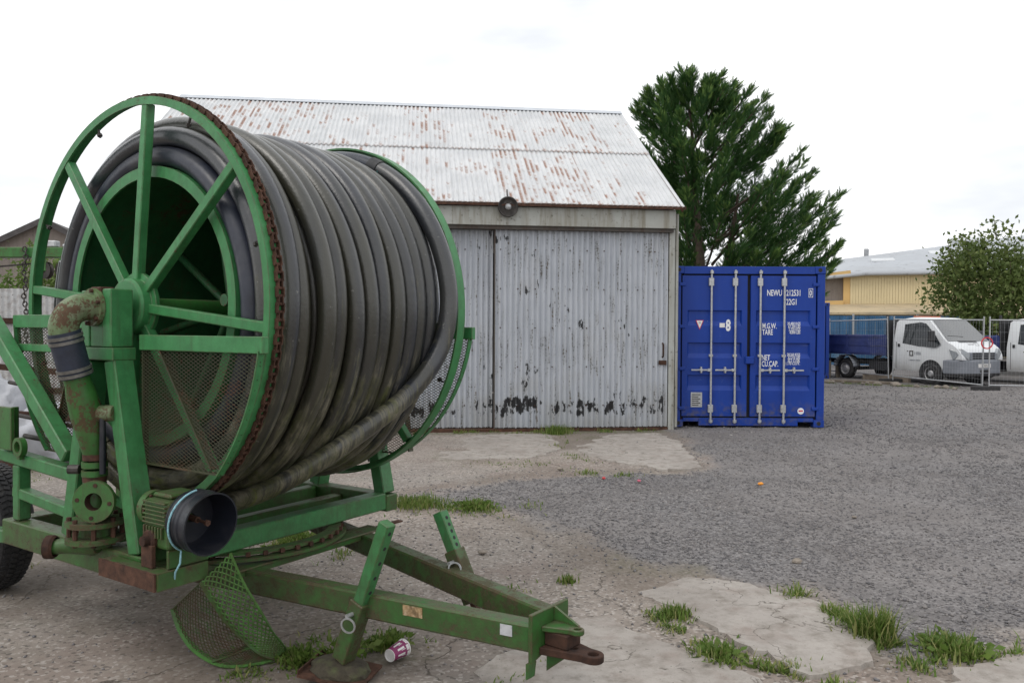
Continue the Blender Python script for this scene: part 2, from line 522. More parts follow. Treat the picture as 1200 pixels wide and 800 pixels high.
def mat_weathered(name, a, b, stain, scale=2.0, streak=True):
    t = NT(name)
    nb = t.noise(scale, 5, 0.6)
    st = t.noise(1.0, 5, 0.62, t.map((9, 9, 0.8)))
    fi = t.noise(scale * 16, 4, 0.6)
    c = t.mix(t.ramp(nb, 0.3, 0.7), a, b)
    c = t.mix(t.ramp(st if streak else nb, 0.46, 0.7, 0, 0.8), c, stain)
    c = t.mix(t.ramp(fi, 0.6, 0.72, 0, 0.7), c, tuple(q * 0.4 for q in stain))
    return t.out(c, 0.75, 0, t.bump(fi, 0.25, 0.004), 0.3)
M['fascia'] = mat_weathered('fascia_paint', (0.40, 0.415, 0.40), (0.29, 0.29, 0.26), (0.16, 0.135, 0.09), 1.1)
M['fascia_dark'] = mat_weathered('rail_cover_grime', (0.06, 0.055, 0.05), (0.10, 0.09, 0.08), (0.06, 0.03, 0.02), 2.4)
M['shed_wall'] = mat_weathered('shed_wall_sheet', (0.38, 0.39, 0.40), (0.30, 0.31, 0.32), (0.2, 0.17, 0.14), 1.2)
M['fence_sheet'] = mat_weathered('fence_sheet', (0.50, 0.51, 0.52), (0.42, 0.42, 0.42), (0.25, 0.22, 0.2), 1.5)

def mat_container():
    t = NT('container_blue')
    nb = t.noise(1.6, 4, 0.6)
    fi = t.noise(40, 4, 0.6)
    st = t.noise(1.0, 4, 0.6, t.map((14, 14, 0.9)))
    c = t.mix(t.ramp(nb, 0.3, 0.7), (0.004, 0.032, 0.23), (0.007, 0.044, 0.29))
    c = t.mix(t.ramp(st, 0.55, 0.78, 0, 0.25), c, (0.03, 0.075, 0.26))
    c = t.mix(t.ramp(fi, 0.67, 0.72, 0, 0.6), c, (0.14, 0.18, 0.28))
    zc = t.node('ShaderNodeSeparateXYZ', {0: t.co()}).outputs[2]
    c = t.mix(t.math('MULTIPLY', t.ramp(zc, 0.28, 0.0), t.ramp(t.noise(9, 5, 0.65), 0.45, 0.62, 0, 0.7)), c, (0.10, 0.09, 0.085))
    c = t.mix(t.ramp(t.noise(1.0, 6, 0.7, t.map((5, 5, 22))), 0.64, 0.70, 0, 0.35), c, (0.08, 0.13, 0.33))
    return t.out(c, t.ramp(nb, 0.3, 0.7, 0.36, 0.5), 0, t.bump(fi, 0.06, 0.002), 0.3)
M['blue'] = mat_container()
M['seal'] = mat_simple('door_seal', (0.012, 0.012, 0.014), 0.7)

def leafmat(name, c1, c2, c3, trans=0.25):
    t = NT(name)
    rnd = t.node('ShaderNodeAttribute', attribute_name='tone').outputs['Fac']
    n = t.noise(1.1, 3, 0.6)
    c = t.mix(t.ramp(n, 0.3, 0.7), c1, c2)
    c = t.mix(t.ramp(rnd, 0.55, 1.0), c, c3)
    tr = t.node('ShaderNodeBsdfTranslucent', {'Color': c})
    t.out(c, 0.6, 0, None, 0.25)
    ms = t.node('ShaderNodeMixShader', {0: trans, 1: t.b.outputs[0], 2: tr.outputs[0]})
    t.L.new(ms.outputs[0], t.N['Material Output'].inputs[0])
    return t.m
M['conifer'] = leafmat('conifer_needles', (0.030, 0.080, 0.024), (0.058, 0.135, 0.034), (0.17, 0.27, 0.065), 0.3)
M['leaf'] = leafmat('broad_leaves', (0.075, 0.115, 0.03), (0.12, 0.16, 0.045), (0.2, 0.23, 0.075), 0.35)
M['bush'] = leafmat('bush_leaves', (0.10, 0.17, 0.04), (0.14, 0.2, 0.05), (0.2, 0.26, 0.08), 0.3)
M['grass'] = leafmat('grass_blades', (0.075, 0.14, 0.025), (0.15, 0.22, 0.045), (0.30, 0.29, 0.12), 0.35)
M['bark'] = mat_simple('bark', (0.075, 0.055, 0.04), 0.9, 0, 0.4, 7, 0.8)

# ------------------------------------------------------------------ ground
GRAVEL = [(2.50, 12.4), (2.44, 11), (2.23, 9.12), (1.85, 8.85), (1.2, 8.75), (0.37, 8.6), (-0.35, 8.0), (-1.15, 7.45), (-0.75, 7.15),
          (0.01, 6.80), (0.55, 5.85), (0.95, 5.4), (1.47, 5.06), (1.80, 4.76), (1.92, 4.2), (1.97, 3.95), (2.14, 3.88), (2.62, 4.10),
          (4, 4.6), (70, 4.6), (70, 200), (2.55, 200)]
def sdist(x, y, poly):
    P = np.stack([x, y], 1)
    d = np.full(len(P), 1e9)
    for i in range(len(poly)):
        a, b = np.array(poly[i]), np.array(poly[(i + 1) % len(poly)])
        ab = b - a
        t = np.clip(((P - a) @ ab) / (ab @ ab), 0, 1)
        d = np.minimum(d, np.linalg.norm(P - a - t[:, None] * ab, axis=1))
    return np.where(inpoly(P, poly), d, -d)
def gravel_mask(x, y):
    d = sdist(x, y, GRAVEL) + (fbm(x * 1.6, y * 1.6, 3) - 0.5) * 0.75 + (fbm(x * 7, y * 7, 9) - 0.5) * 0.22
    return np.clip(d / 0.22 + 0.5, 0, 1)
def ground_z(x, y):
    g = gravel_mask(x, y)
    base = (fbm(x * 0.35, y * 0.35, 21) - 0.5) * 0.03
    fine = (fbm(x * 5, y * 5, 31, 3) - 0.5)
    far = np.clip((y - 17) / 7, 0, 1) * -0.085
    near = np.clip(1.4 - y / 22, 0.15, 1)
    return base + g * (0.008 + fine * 0.03 * near) + (1 - g) * fine * 0.008 + far
def gz(x, y): return float(ground_z(np.array([float(x)]), np.array([float(y)]))[0])
def axis(a, segs):
    out = [a]
    for end, step in segs:
        while out[-1] < end - 1e-6:
            out.append(min(end, out[-1] + step))
    return np.array(out)
gx = axis(-400, [(-60, 40), (-12, 4), (-5, 0.35), (-2.5, 0.1), (3.4, 0.045), (6, 0.09), (16, 0.3), (40, 3), (400, 40)])
gy = axis(-60, [(-4, 8), (2.2, 0.8), (7.5, 0.045), (13.2, 0.09), (20, 0.25), (36, 0.8), (80, 6), (800, 60)])
GX, GY = np.meshgrid(gx, gy)
X, Y = GX.ravel(), GY.ravel()
Z = ground_z(X, Y)
nx, ny = len(gx), len(gy)
i, j = np.meshgrid(np.arange(nx - 1), np.arange(ny - 1))
q = (j * nx + i).ravel()
F = np.stack([q, q + 1, q + nx + 1, q + nx], 1)

def mat_ground():
    t = NT('yard_ground')
    at = t.node('ShaderNodeAttribute', attribute_name='mask')
    sep = t.node('ShaderNodeSeparateColor', {0: at.outputs['Color']})
    g, d, m = sep.outputs[0], sep.outputs[1], sep.outputs[2]
    n0 = t.noise(0.45, 4, 0.55)
    n1 = t.noise(2.3, 6, 0.62)
    n2 = t.noise(26, 6, 0.7)
    n3 = t.noise(110, 4, 0.7)
    # concrete: grey to pinkish brown, exposed aggregate
    con = t.mix(t.ramp(n1, 0.32, 0.68), (0.215, 0.180, 0.153), (0.345, 0.298, 0.260))
    con = t.mix(t.ramp(n0, 0.38, 0.62), con, t.mix(n1, (0.205, 0.188, 0.172), (0.30, 0.278, 0.256)))
    con = t.mix(t.ramp(n2, 0.42, 0.72, 0, 0.5), con, (0.13, 0.115, 0.10))
    con = t.mix(t.ramp(t.noise(0.9, 6, 0.65), 0.47, 0.62, 0, 0.65), con, (0.225, 0.175, 0.15))
    ag = t.node('ShaderNodeTexVoronoi', {'Vector': t.co(), 'Scale': 62.0, 'Randomness': 1.0})
    agc = t.node('ShaderNodeSeparateColor', {0: ag.outputs['Color']}).outputs[0]
    con = t.mix(t.ramp(agc, 0.80, 0.92, 0, 0.5), con, (0.46, 0.43, 0.40))
    con = t.mix(t.ramp(agc, 0.16, 0.06, 0, 0.55), con, (0.05, 0.046, 0.042))
    # hairline cracks
    dv = t.node('ShaderNodeVectorMath', {0: t.co(), 1: t.node('ShaderNodeTexNoise', {'Vector': t.co(), 'Scale': 1.8, 'Detail': 5.0}).outputs['Color']}, operation='ADD').outputs[0]
    vo = t.node('ShaderNodeTexVoronoi', {'Vector': dv, 'Scale': 0.62}, feature='DISTANCE_TO_EDGE').outputs['Distance']
    crk = t.math('MULTIPLY', t.ramp(vo, 0.006, 0.0), t.ramp(n1, 0.38, 0.52))
    con = t.mix(t.math('MULTIPLY', crk, 0.8), con, (0.03, 0.027, 0.02))
    # dirt and moss
    con = t.mix(t.math('MULTIPLY', d, t.ramp(n2, 0.28, 0.6, 0.35, 0.95)), con, t.mix(n2, (0.085, 0.068, 0.053), (0.19, 0.158, 0.13)))
    con = t.mix(t.math('MULTIPLY', m, t.ramp(n2, 0.38, 0.6)), con, (0.055, 0.075, 0.02))
    # gravel
    v1 = t.node('ShaderNodeTexVoronoi', {'Vector': t.co(), 'Scale': 46.0})
    v2 = t.node('ShaderNodeTexVoronoi', {'Vector': t.co(), 'Scale': 78.0})
    s1 = t.node('ShaderNodeSeparateColor', {0: v1.outputs['Color']}).outputs[0]
    gc = t.mix(t.ramp(s1, 0.0, 1.0), (0.10, 0.096, 0.10), (0.30, 0.288, 0.285))
    gc = t.mix(t.ramp(n2, 0.35, 0.7, 0, 0.5), gc, (0.18, 0.168, 0.165))
    gc = t.mix(t.ramp(v1.outputs['Distance'], 0.35, 0.75, 0, 0.5), gc, (0.08, 0.076, 0.077))
    gc = t.mix(t.ramp(n0, 0.4, 0.62, 0, 0.5), gc, (0.225, 0.207, 0.198))
    gc = t.mix(t.ramp(t.noise(1.1, 5, 0.6), 0.48, 0.66, 0, 0.45), gc, (0.115, 0.105, 0.102))
    c = t.mix(g, con, gc)
    hg = t.math('SUBTRACT', 1.0, t.math('ADD', t.math('MULTIPLY', v1.outputs['Distance'], 0.8), t.math('MULTIPLY', v2.outputs['Distance'], 0.4)))
    hc = t.math('SUBTRACT', t.math('ADD', t.math('MULTIPLY', n2, 0.5), t.math('MULTIPLY', n3, 0.4)), crk)
    hh = t.node('ShaderNodeMix', {0: g, 2: t.math('MULTIPLY', hc, 0.45), 3: hg}, data_type='FLOAT').outputs[0]
    return t.out(c, 0.9, 0, t.bump(hh, 0.75, 0.016), 0.25)
M['ground'] = mat_ground()

ground = np_mesh('ground', np.stack([X, Y, Z], 1), F, M['ground'], smooth=True)
tag(ground, 'worn concrete yard giving way to grey gravel', 'ground', kind='structure')
ca = ground.data.color_attributes.new('mask', 'FLOAT_COLOR', 'POINT')
gm = gravel_mask(X, Y)
sd_ = sdist(X, Y, GRAVEL)
dirt = 0.8 * np.clip(1 - np.abs(sd_ + 0.18 + (fbm(X * 2, Y * 2, 41) - 0.5) * 0.5) / 0.28, 0, 1) * 0.9
dirt = np.maximum(dirt, np.clip((fbm(X * 0.9, Y * 0.9, 51) - 0.55) * 5, 0, 0.8))
# moss in scattered patches and along the door sill
sx, sy = X + 1.47, Y - 4.42
moss = np.clip((fbm(X * 1.3, Y * 1.3, 61) - 0.66) * 5, 0, 1) * 0.5
sill = 12.63 + (X - 2.5) * 0.119
moss = np.maximum(moss, np.clip(1 - np.abs(Y - sill + 0.22) / 0.22, 0, 1) * (X < 2.5) * 0.9)
mk = np.stack([gm, dirt, moss, np.ones_like(gm)], 1).astype(np.float32)
ca.data.foreach_set('color', mk.ravel())

# pale smoother slabs of the old concrete apron, broken at the edges
def mat_slab():
    t = NT('slab_concrete')
    n1 = t.noise(1.6, 6, 0.6)
    n2 = t.noise(17, 6, 0.65)
    n3 = t.noise(120, 4, 0.7)
    c = t.mix(t.ramp(n1, 0.3, 0.7), (0.28, 0.255, 0.232), (0.39, 0.36, 0.33))
    c = t.mix(t.ramp(n2, 0.45, 0.72, 0, 0.5), c, (0.20, 0.18, 0.158))
    c = t.mix(t.ramp(n3, 0.62, 0.72, 0, 0.7), c, (0.09, 0.08, 0.07))
    c = t.mix(t.ramp(t.noise(48, 3, 0.5), 0.68, 0.73, 0, 0.7), c, (0.06, 0.055, 0.05))
    c = t.mix(t.ramp(t.noise(4.5, 5, 0.6), 0.52, 0.70, 0, 0.6), c, (0.23, 0.185, 0.16))
    dv = t.node('ShaderNodeVectorMath', {0: t.co(), 1: t.node('ShaderNodeTexNoise', {'Vector': t.co(), 'Scale': 3.0, 'Detail': 5.0}).outputs['Color']}, operation='ADD').outputs[0]
    vo = t.node('ShaderNodeTexVoronoi', {'Vector': dv, 'Scale': 1.1}, feature='DISTANCE_TO_EDGE').outputs['Distance']
    crk = t.math('MULTIPLY', t.ramp(vo, 0.010, 0.0), t.ramp(n1, 0.42, 0.5))
    c = t.mix(t.math('MULTIPLY', crk, 0.85), c, (0.05, 0.042, 0.032))
    c = t.mix(t.ramp(t.noise(7, 6, 0.7), 0.50, 0.68, 0, 0.65), c, (0.16, 0.138, 0.115))
    return t.out(c, 0.88, 0, t.bump(t.math('SUBTRACT', t.math('ADD', n2, n3), crk), 0.4, 0.007), 0.25)
M['slab'] = mat_slab()
def slab(poly, h, amp=0.035, seed=1, rise=(1, 0)):
    r = random.Random(seed)
    pts = []
    n = len(poly)
    for k in range(n):
        a, b = Vector(poly[k]), Vector(poly[(k + 1) % n])
        L = (b - a).length
        m = max(2, int(L / 0.045))
        nrm = Vector((-(b - a).y, (b - a).x)).normalized()
        for s in range(m):
            t = s / m
            p = a.lerp(b, t)
            wob = (float(fbm(np.array([p.x * 5 + seed]), np.array([p.y * 5]), seed, 5)[0]) - 0.5) * 2 * amp * 1.6 + r.uniform(-1, 1) * amp * 0.30
            pts.append(p + nrm * wob * (1 if s else 0.4))
    bm = bmesh.new()
    vs = [bm.verts.new((p.x, p.y, 0)) for p in pts]
    bm.faces.new(vs)
    bmesh.ops.triangulate(bm, faces=bm.faces[:])
    ex_ = bmesh.ops.extrude_face_region(bm, geom=bm.faces[:])
    tops = [e for e in ex_['geom'] if isinstance(e, bmesh.types.BMVert)]
    cx = sum(p.x for p in pts) / len(pts)
    cy = sum(p.y for p in pts) / len(pts)
    rv = Vector(rise).normalized()
    pr = [p.dot(rv) for p in pts]
    lo_, hi_ = min(pr), max(pr)
    for v in tops:
        d = Vector((cx - v.co.x, cy - v.co.y, 0))
        v.co += d.normalized() * min(0.02, d.length * 0.1)
        tt_ = min(1.0, max(0.0, (Vector((v.co.x, v.co.y)).dot(rv) - lo_) / (hi_ - lo_) * 1.5))
        v.co.z = -0.010 + (h + 0.010) * tt_ + r.uniform(-0.003, 0.002)
    for v in bm.verts:
        if v not in tops: v.co.z = -0.06
    bmesh.ops.recalc_face_normals(bm, faces=bm.faces)
    me = bpy.data.meshes.new('concrete_slab')
    bm.to_mesh(me)
    bm.free()
    me.materials.append(M['slab'])
    o = bpy.data.objects.new('concrete_slab', me)
    col.objects.link(o)
    o.parent = ground
    return o
slab([(0.75, 11.9), (2.2, 12.1), (2.38, 11.3), (2.2, 9.08), (1.75, 8.90), (1.35, 9.35), (0.95, 9.9), (0.85, 10.9)], 0.018, 0.06, 3, (1, -0.4))
slab([(0.62, 5.15), (1.0, 5.18), (1.42, 5.02), (1.74, 4.70), (1.86, 3.98), (1.74, 3.74), (1.38, 3.60), (1.18, 3.86), (1.02, 4.3), (0.86, 4.62)], 0.024, 0.05, 5, (0.8, -0.7))
slab([(1.92, 3.52), (2.05, 3.72), (2.5, 3.9), (3.2, 3.95), (3.3, 3.1), (1.9, 3.0)], 0.022, 0.05, 8, (-0.6, 0.8))
slab([(0.22, 4.3), (0.52, 4.40), (0.80, 4.02), (1.05, 3.70), (1.22, 3.38), (1.05, 3.0), (-0.3, 2.9), (-0.2, 3.7)], 0.014, 0.05, 13, (1, 0.1))
slab([(-0.15, 12.0), (0.55, 11.95), (0.66, 10.4), (0.2, 9.7), (-0.9, 9.6), (-1.4, 10.4), (-1.0, 11.8)], 0.010, 0.06, 17, (1, 0))

# ------------------------------------------------------------------ loose gravel
def view_keep(x, y, m=0.82):
    return np.abs(x) < m * y + 0.3
def scatter_gravel():
    pts = []
    for (x0, x1, y0, y1, dens, s0, s1) in ((-1.6, 5.2, 3.6, 6.2, 1900, 0.006, 0.0135), (-1.6, 7, 6.2, 9, 1100, 0.007, 0.0145),
                                           (-0.5, 10, 9, 13, 520, 0.009, 0.018), (2, 16, 13, 19, 170, 0.013, 0.023), (3, 20, 19, 25, 45, 0.016, 0.028)):
        n = int((x1 - x0) * (y1 - y0) * dens)
        x, y = nr.uniform(x0, x1, n), nr.uniform(y0, y1, n)
        g = gravel_mask(x, y)
        sd0 = sdist(x, y, GRAVEL)
        prob = np.where(g > 0.5, np.clip(0.35 + 2.2 * (fbm(x * 0.8, y * 0.8, 93) - 0.25), 0.25, 1), np.clip(np.exp(sd0 / 0.35), 0, 1) * 0.22)
        k = (nr.random(n) < prob) & view_keep(x, y)
        s = nr.uniform(s0, s1, n) * (0.6 + 0.8 * nr.random(n) ** 2)
        pts.append(np.stack([x[k], y[k], s[k]], 1))
    n = 2600                                          # a few strays on the concrete
    x, y = nr.uniform(-4, 3, n), nr.uniform(2.6, 9, n)
    s = nr.uniform(0.003, 0.012, n)
    pts.append(np.stack([x, y, s], 1))
    P = np.concatenate(pts)
    n = len(P)
    o8 = np.array([[1, 0, 0], [0, 1, 0], [-1, 0, 0], [0, -1, 0], [0.1, 0.1, 1], [0, 0, -1]], float)
    f8 = np.array([[0, 1, 4], [1, 2, 4], [2, 3, 4], [3, 0, 4], [1, 0, 5], [2, 1, 5], [3, 2, 5], [0, 3, 5]])
    V = o8[None] * (1 + nr.uniform(-0.35, 0.35, (n, 6, 3))) + nr.uniform(-0.22, 0.22, (n, 6, 3))
    V *= np.stack([nr.uniform(0.7, 1.2, n), nr.uniform(0.6, 1.0, n), nr.uniform(0.4, 0.75, n)], 1)[:, None]
    a = nr.uniform(0, 6.28, n)
    b_ = nr.uniform(-0.5, 0.5, n)
    c, s_ = np.cos(a), np.sin(a)
    cb, sb = np.cos(b_), np.sin(b_)
    x, y, z = V[..., 0], V[..., 1], V[..., 2]
    x, z = x * cb[:, None] - z * sb[:, None], x * sb[:, None] + z * cb[:, None]
    V = np.stack([x * c[:, None] - y * s_[:, None], x * s_[:, None] + y * c[:, None], z], -1) * P[:, 2][:, None, None]
    V[..., 0] += P[:, 0][:, None]
    V[..., 1] += P[:, 1][:, None]
    V[..., 2] += (ground_z(P[:, 0], P[:, 1]) + P[:, 2] * 0.22)[:, None]
    F = (f8[None] + (np.arange(n) * 6)[:, None, None]).reshape(-1, 3)
    t = NT('gravel_stone')
    at = t.node('ShaderNodeAttribute', attribute_name='tone').outputs['Fac']
    n2 = t.noise(60, 4, 0.6)
    cr_ = t.node('ShaderNodeValToRGB')
    e = cr_.color_ramp.elements
    e[0].position, e[0].color = 0.0, (0.085, 0.083, 0.088, 1)
    e[1].position, e[1].color = 1.0, (0.42, 0.40, 0.385, 1)
    for p_, c_ in ((0.35, (0.145, 0.14, 0.145, 1)), (0.7, (0.205, 0.193, 0.192, 1)), (0.9, (0.26, 0.238, 0.228, 1))):
        k = e.new(p_); k.color = c_
    t.L.new(at, cr_.inputs[0])
    cc = t.mix(t.ramp(n2, 0.35, 0.7, 0, 0.35), cr_.outputs[0], (0.14, 0.135, 0.137))
    t.out(cc, 0.88, 0, t.bump(n2, 0.3, 0.003), 0.25)
    o = np_mesh('gravel', V.reshape(-1, 3), F, t.m)
    a_ = o.data.attributes.new('tone', 'FLOAT', 'POINT')
    a_.data.foreach_set('value', np.repeat(np.clip(0.72 * nr.random(n) + 0.62 * (fbm(P[:, 0] * 0.55, P[:, 1] * 0.55, 91) - 0.5) + 0.14, 0, 1), 6).astype(np.float32))
    tag(o, 'loose grey crushed stone spread over the yard', 'gravel', kind='stuff')
scatter_gravel()

# ------------------------------------------------------------------ hose reel trailer (local frame: x towards the hitch, y along the reel axle)
HZ = 1.695
rz = -R(33.4)
TRL = empty('hose_reel_trailer', (-1.469, 4.424, 0), rz,
            label='rusting green steel hose reel trailer with tall spoked rims and a drawbar', cat='trailer')
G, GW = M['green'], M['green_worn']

def reel_side(y, sgn, chain):
    b = MB()
    b.lathe([(-0.022, 0.962), (-0.022, 1.0), (0.044, 1.0), (0.044, 0.990), (-0.012, 0.990), (-0.012, 0.962), (-0.022, 0.962)] if sgn > 0 else
            [(-0.044, 0.990), (-0.044, 1.0), (0.022, 1.0), (0.022, 0.962), (0.012, 0.962), (0.012, 0.990), (-0.044, 0.990)], (0, y, HZ), (0, 1, 0), 112)
    ring = b.build('reel_rim', G, TRL, 30)
    # bar rolled round just inside the rim
    for k in range(8):
        th = R(-6 + 45 * k)
        c, s = math.cos(th), math.sin(th)
        b = MB()
        b.beam((0.11 * c, y + 0.004 * sgn, HZ + 0.11 * s), (0.968 * c, y + 0.004 * sgn, HZ + 0.968 * s), 0.046, 0.046, (0, 1, 0))
        b.build('spoke', G, ring, bevel=0.004)
        b = MB()
        bt = th + R(22 + (k * 7) % 5)
        p = Vector((0.955 * math.cos(bt), y + 0.0 * sgn, HZ + 0.955 * math.sin(bt)))
        qv = Vector((0.91 * math.cos(bt), y, HZ + 0.91 * math.sin(bt)))
        b.cyl(p, qv, 0.006, 8)
        b.cyl(p.lerp(qv, 0.55), p.lerp(qv, 0.85), 0.013, 6)
        b.build('bolt', M['iron'], ring)
    b = MB()
    b.lathe([(-0.045, 0.0), (-0.045, 0.125), (-0.03, 0.135), (0.01, 0.135), (0.012, 0.165), (0.035, 0.165), (0.035, 0.0)], (0, y - 0.012 * sgn, HZ), (0, sgn, 0), 40)
    b.build('hub_plate', G, ring, 30, 0.003)
    if chain:
        # roller chain laid round the rim
        r = 1.009
        n = 190
        ch = MB()
        for k in range(n):
            t0, t1 = 2 * math.pi * k / n, 2 * math.pi * (k + 1.0) / n
            off = 0.016 if k % 2 else 0.010
            for sy in (-1, 1):
                tm = (t0 + t1) / 2
                Mx = Matrix.Rotation(-tm, 3, 'Y')
                ch.box(Vector((r * math.cos(tm), y + 0.024 * sgn + sy * off, HZ + r * math.sin(tm))), (0.022, 0.004, 2 * math.pi * r / n * 1.25), Mx)
            p = Vector((r * math.cos(t0), y + 0.024 * sgn, HZ + r * math.sin(t0)))
            ch.cyl(p - Vector((0, 0.019, 0)), p + Vector((0, 0.019, 0)), 0.0075, 6)
        o = ch.build('drive_chain', M['rust'], ring)
        tag(o, 'rust brown roller chain round the rim', kind='stuff')
    return ring
reel_side(-0.655, 1, True)
reel_side(0.655, -1, False)

# drum
b = MB()
b.lathe([(-0.585, 0.665), (-0.585, 0.68), (0.60, 0.68), (0.60, 0.0), (0.585, 0.0), (0.585, 0.655), (-0.585, 0.655), (-0.585, 0.665)], (0, 0, HZ), (0, 1, 0), 72)
drum = b.build('drum', M['green_dark'], TRL, 30)
b = MB()
b.lathe([(-0.604, 0.632), (-0.604, 0.686), (-0.54, 0.686), (-0.54, 0.6835), (-0.592, 0.6835), (-0.592, 0.632), (-0.604, 0.632)], (0, 0, HZ), (0, 1, 0), 72)
b.build('end_ring', G, drum, 30)
for k in range(8):
    th = R(12 + 45 * k)
    b = MB()
    b.tube([(0.05 * math.cos(th), -0.1, HZ + 0.05 * math.sin(th)), (0.65 * math.cos(th), -0.1, HZ + 0.65 * math.sin(th))], 0.022, 10)
    b.build('drum_spoke', M['green_dark'], drum, 40)
b = MB()
b.cyl((0.57, -0.58, 1.72), (0.57, 0.57, 1.72), 0.028, 12)
b.build('inner_pipe', M['green_dark'], drum, 40)
b = MB()
b.cyl((0, -0.80, HZ), (0, 0.80, HZ), 0.043, 20)
b.build('axle_shaft', GW, TRL, 40)

# end frames: splayed legs with a bearing head
for sg in (-1, 1):
    y = 0.8 * sg
    b = MB()
    b.box2((-0.125, y - 0.055, 1.50), (-0.055, y + 0.055, 1.765))
    b.box2((0.055, y - 0.055, 1.50), (0.125, y + 0.055, 1.77))
    b.box2((-0.0545, y - 0.05, 1.50), (0.0545, y + 0.05, 1.745))
    head = b.build('bearing_head', G, TRL, bevel=0.005)
    b = MB()
    b.box2((-0.135, y - 0.058, 1.44), (0.145, y + 0.058, 1.4985))
    b.build('cross_plate', G, head, bevel=0.004)
    b = MB()
    b.box2((-0.035, y - 0.062, 1.735), (0.05, y + 0.01, 1.78))
    b.build('bearing_cap', M['rust'], head, bevel=0.006)
    for sx in (-1, 1):
        b = MB()
        b.beam((sx * 0.29, y, 0.572), (sx * 0.098, y, 1.441), 0.086, 0.10, (0, 1, 0))
        b.build('leg', G, TRL, bevel=0.006)

# upper frame rails
def rail(p, q, w, h, name='frame_rail', mat=None, bev=0.006):
    return MB().beam(p, q, w, h).build(name, mat or GW, TRL, bevel=bev)
rail((-0.93, -0.8, 0.505), (0.352, -0.8, 0.505), 0.10, 0.13)
rail((-0.93, 0.8, 0.52), (0.352, 0.8, 0.52), 0.10, 0.10)
rail((0.30, -0.749, 0.535), (0.30, 0.749, 0.535), 0.10, 0.10, mat=G)
rail((-0.88, -0.749, 0.525), (-0.88, 0.749, 0.525), 0.10, 0.09)
rail((-0.30, -0.749, 0.515), (-0.30, 0.749, 0.515), 0.08, 0.09)
rail((-0.06, -0.749, 0.50), (-0.06, 0.749, 0.50), 0.07, 0.07)
# near-side brace and rails running back
rail((-1.52, -0.80, 1.935), (-0.325, -0.80, 0.952), 0.075, 0.075, 'brace', G)
rail((-1.52, -0.80, 0.935), (-0.285, -0.80, 0.868), 0.07, 0.065, 'side_rail', G)
rail((-0.865, -0.80, 0.72), (-0.295, -0.80, 0.675), 0.06, 0.055, 'side_rail', G)
rail((-0.82, -0.80, 0.573), (-0.82, -0.80, 0.862), 0.065, 0.065, 'rail_post', G)
rail((-1.50, -0.80, 0.44), (-1.50, -0.80, 0.895), 0.075, 0.075, 'rail_post', G)
rail((-1.50, -0.80, 0.972), (-1.50, -0.80, 1.86), 0.075, 0.075, 'rail_post', G)
rail((-1.58, -0.80, 0.40), (-0.931, -0.80, 0.47), 0.08, 0.07, 'frame_rail', G)
b = MB()
b.box2((-0.95, -0.862, 0.945), (-0.80, -0.842, 1.17))
b.box2((-0.95, -0.842, 0.945), (-0.93, -0.76, 1.16))
b.build('side_bracket', GW, TRL, bevel=0.003)
b = MB()
b.ring((-0.73, -0.85, 0.97), (0, 1, 0), 0.05, 0.03, 0.03, 20)
b.box2((-0.745, -0.86, 0.905), (-0.715, -0.84, 0.925))
b.build('lug', GW, TRL, 30)
# crossing struts and lever behind the left guard
b = MB()
b.tube([(-1.25, -0.66, 1.45), (-1.02, -0.62, 1.28), (-0.92, -0.6, 0.98)], 0.014, 8)
b.tube([(-1.30, -0.64, 1.27), (-0.86, -0.62, 1.24)], 0.012, 8)
b.tube([(-1.1, -0.70, 1.10), (-0.55, -0.6, 1.05)], 0.012, 8)
b.tube([(-1.0, -0.70, 0.99), (-0.45, -0.6, 0.95)], 0.014, 8)
b.build('control_rods', M['iron'], TRL, 40)
# far side return rail and stub
rail((-0.93, 0.80, 0.85), (-0.285, 0.80, 0.85), 0.06, 0.06, 'side_rail')

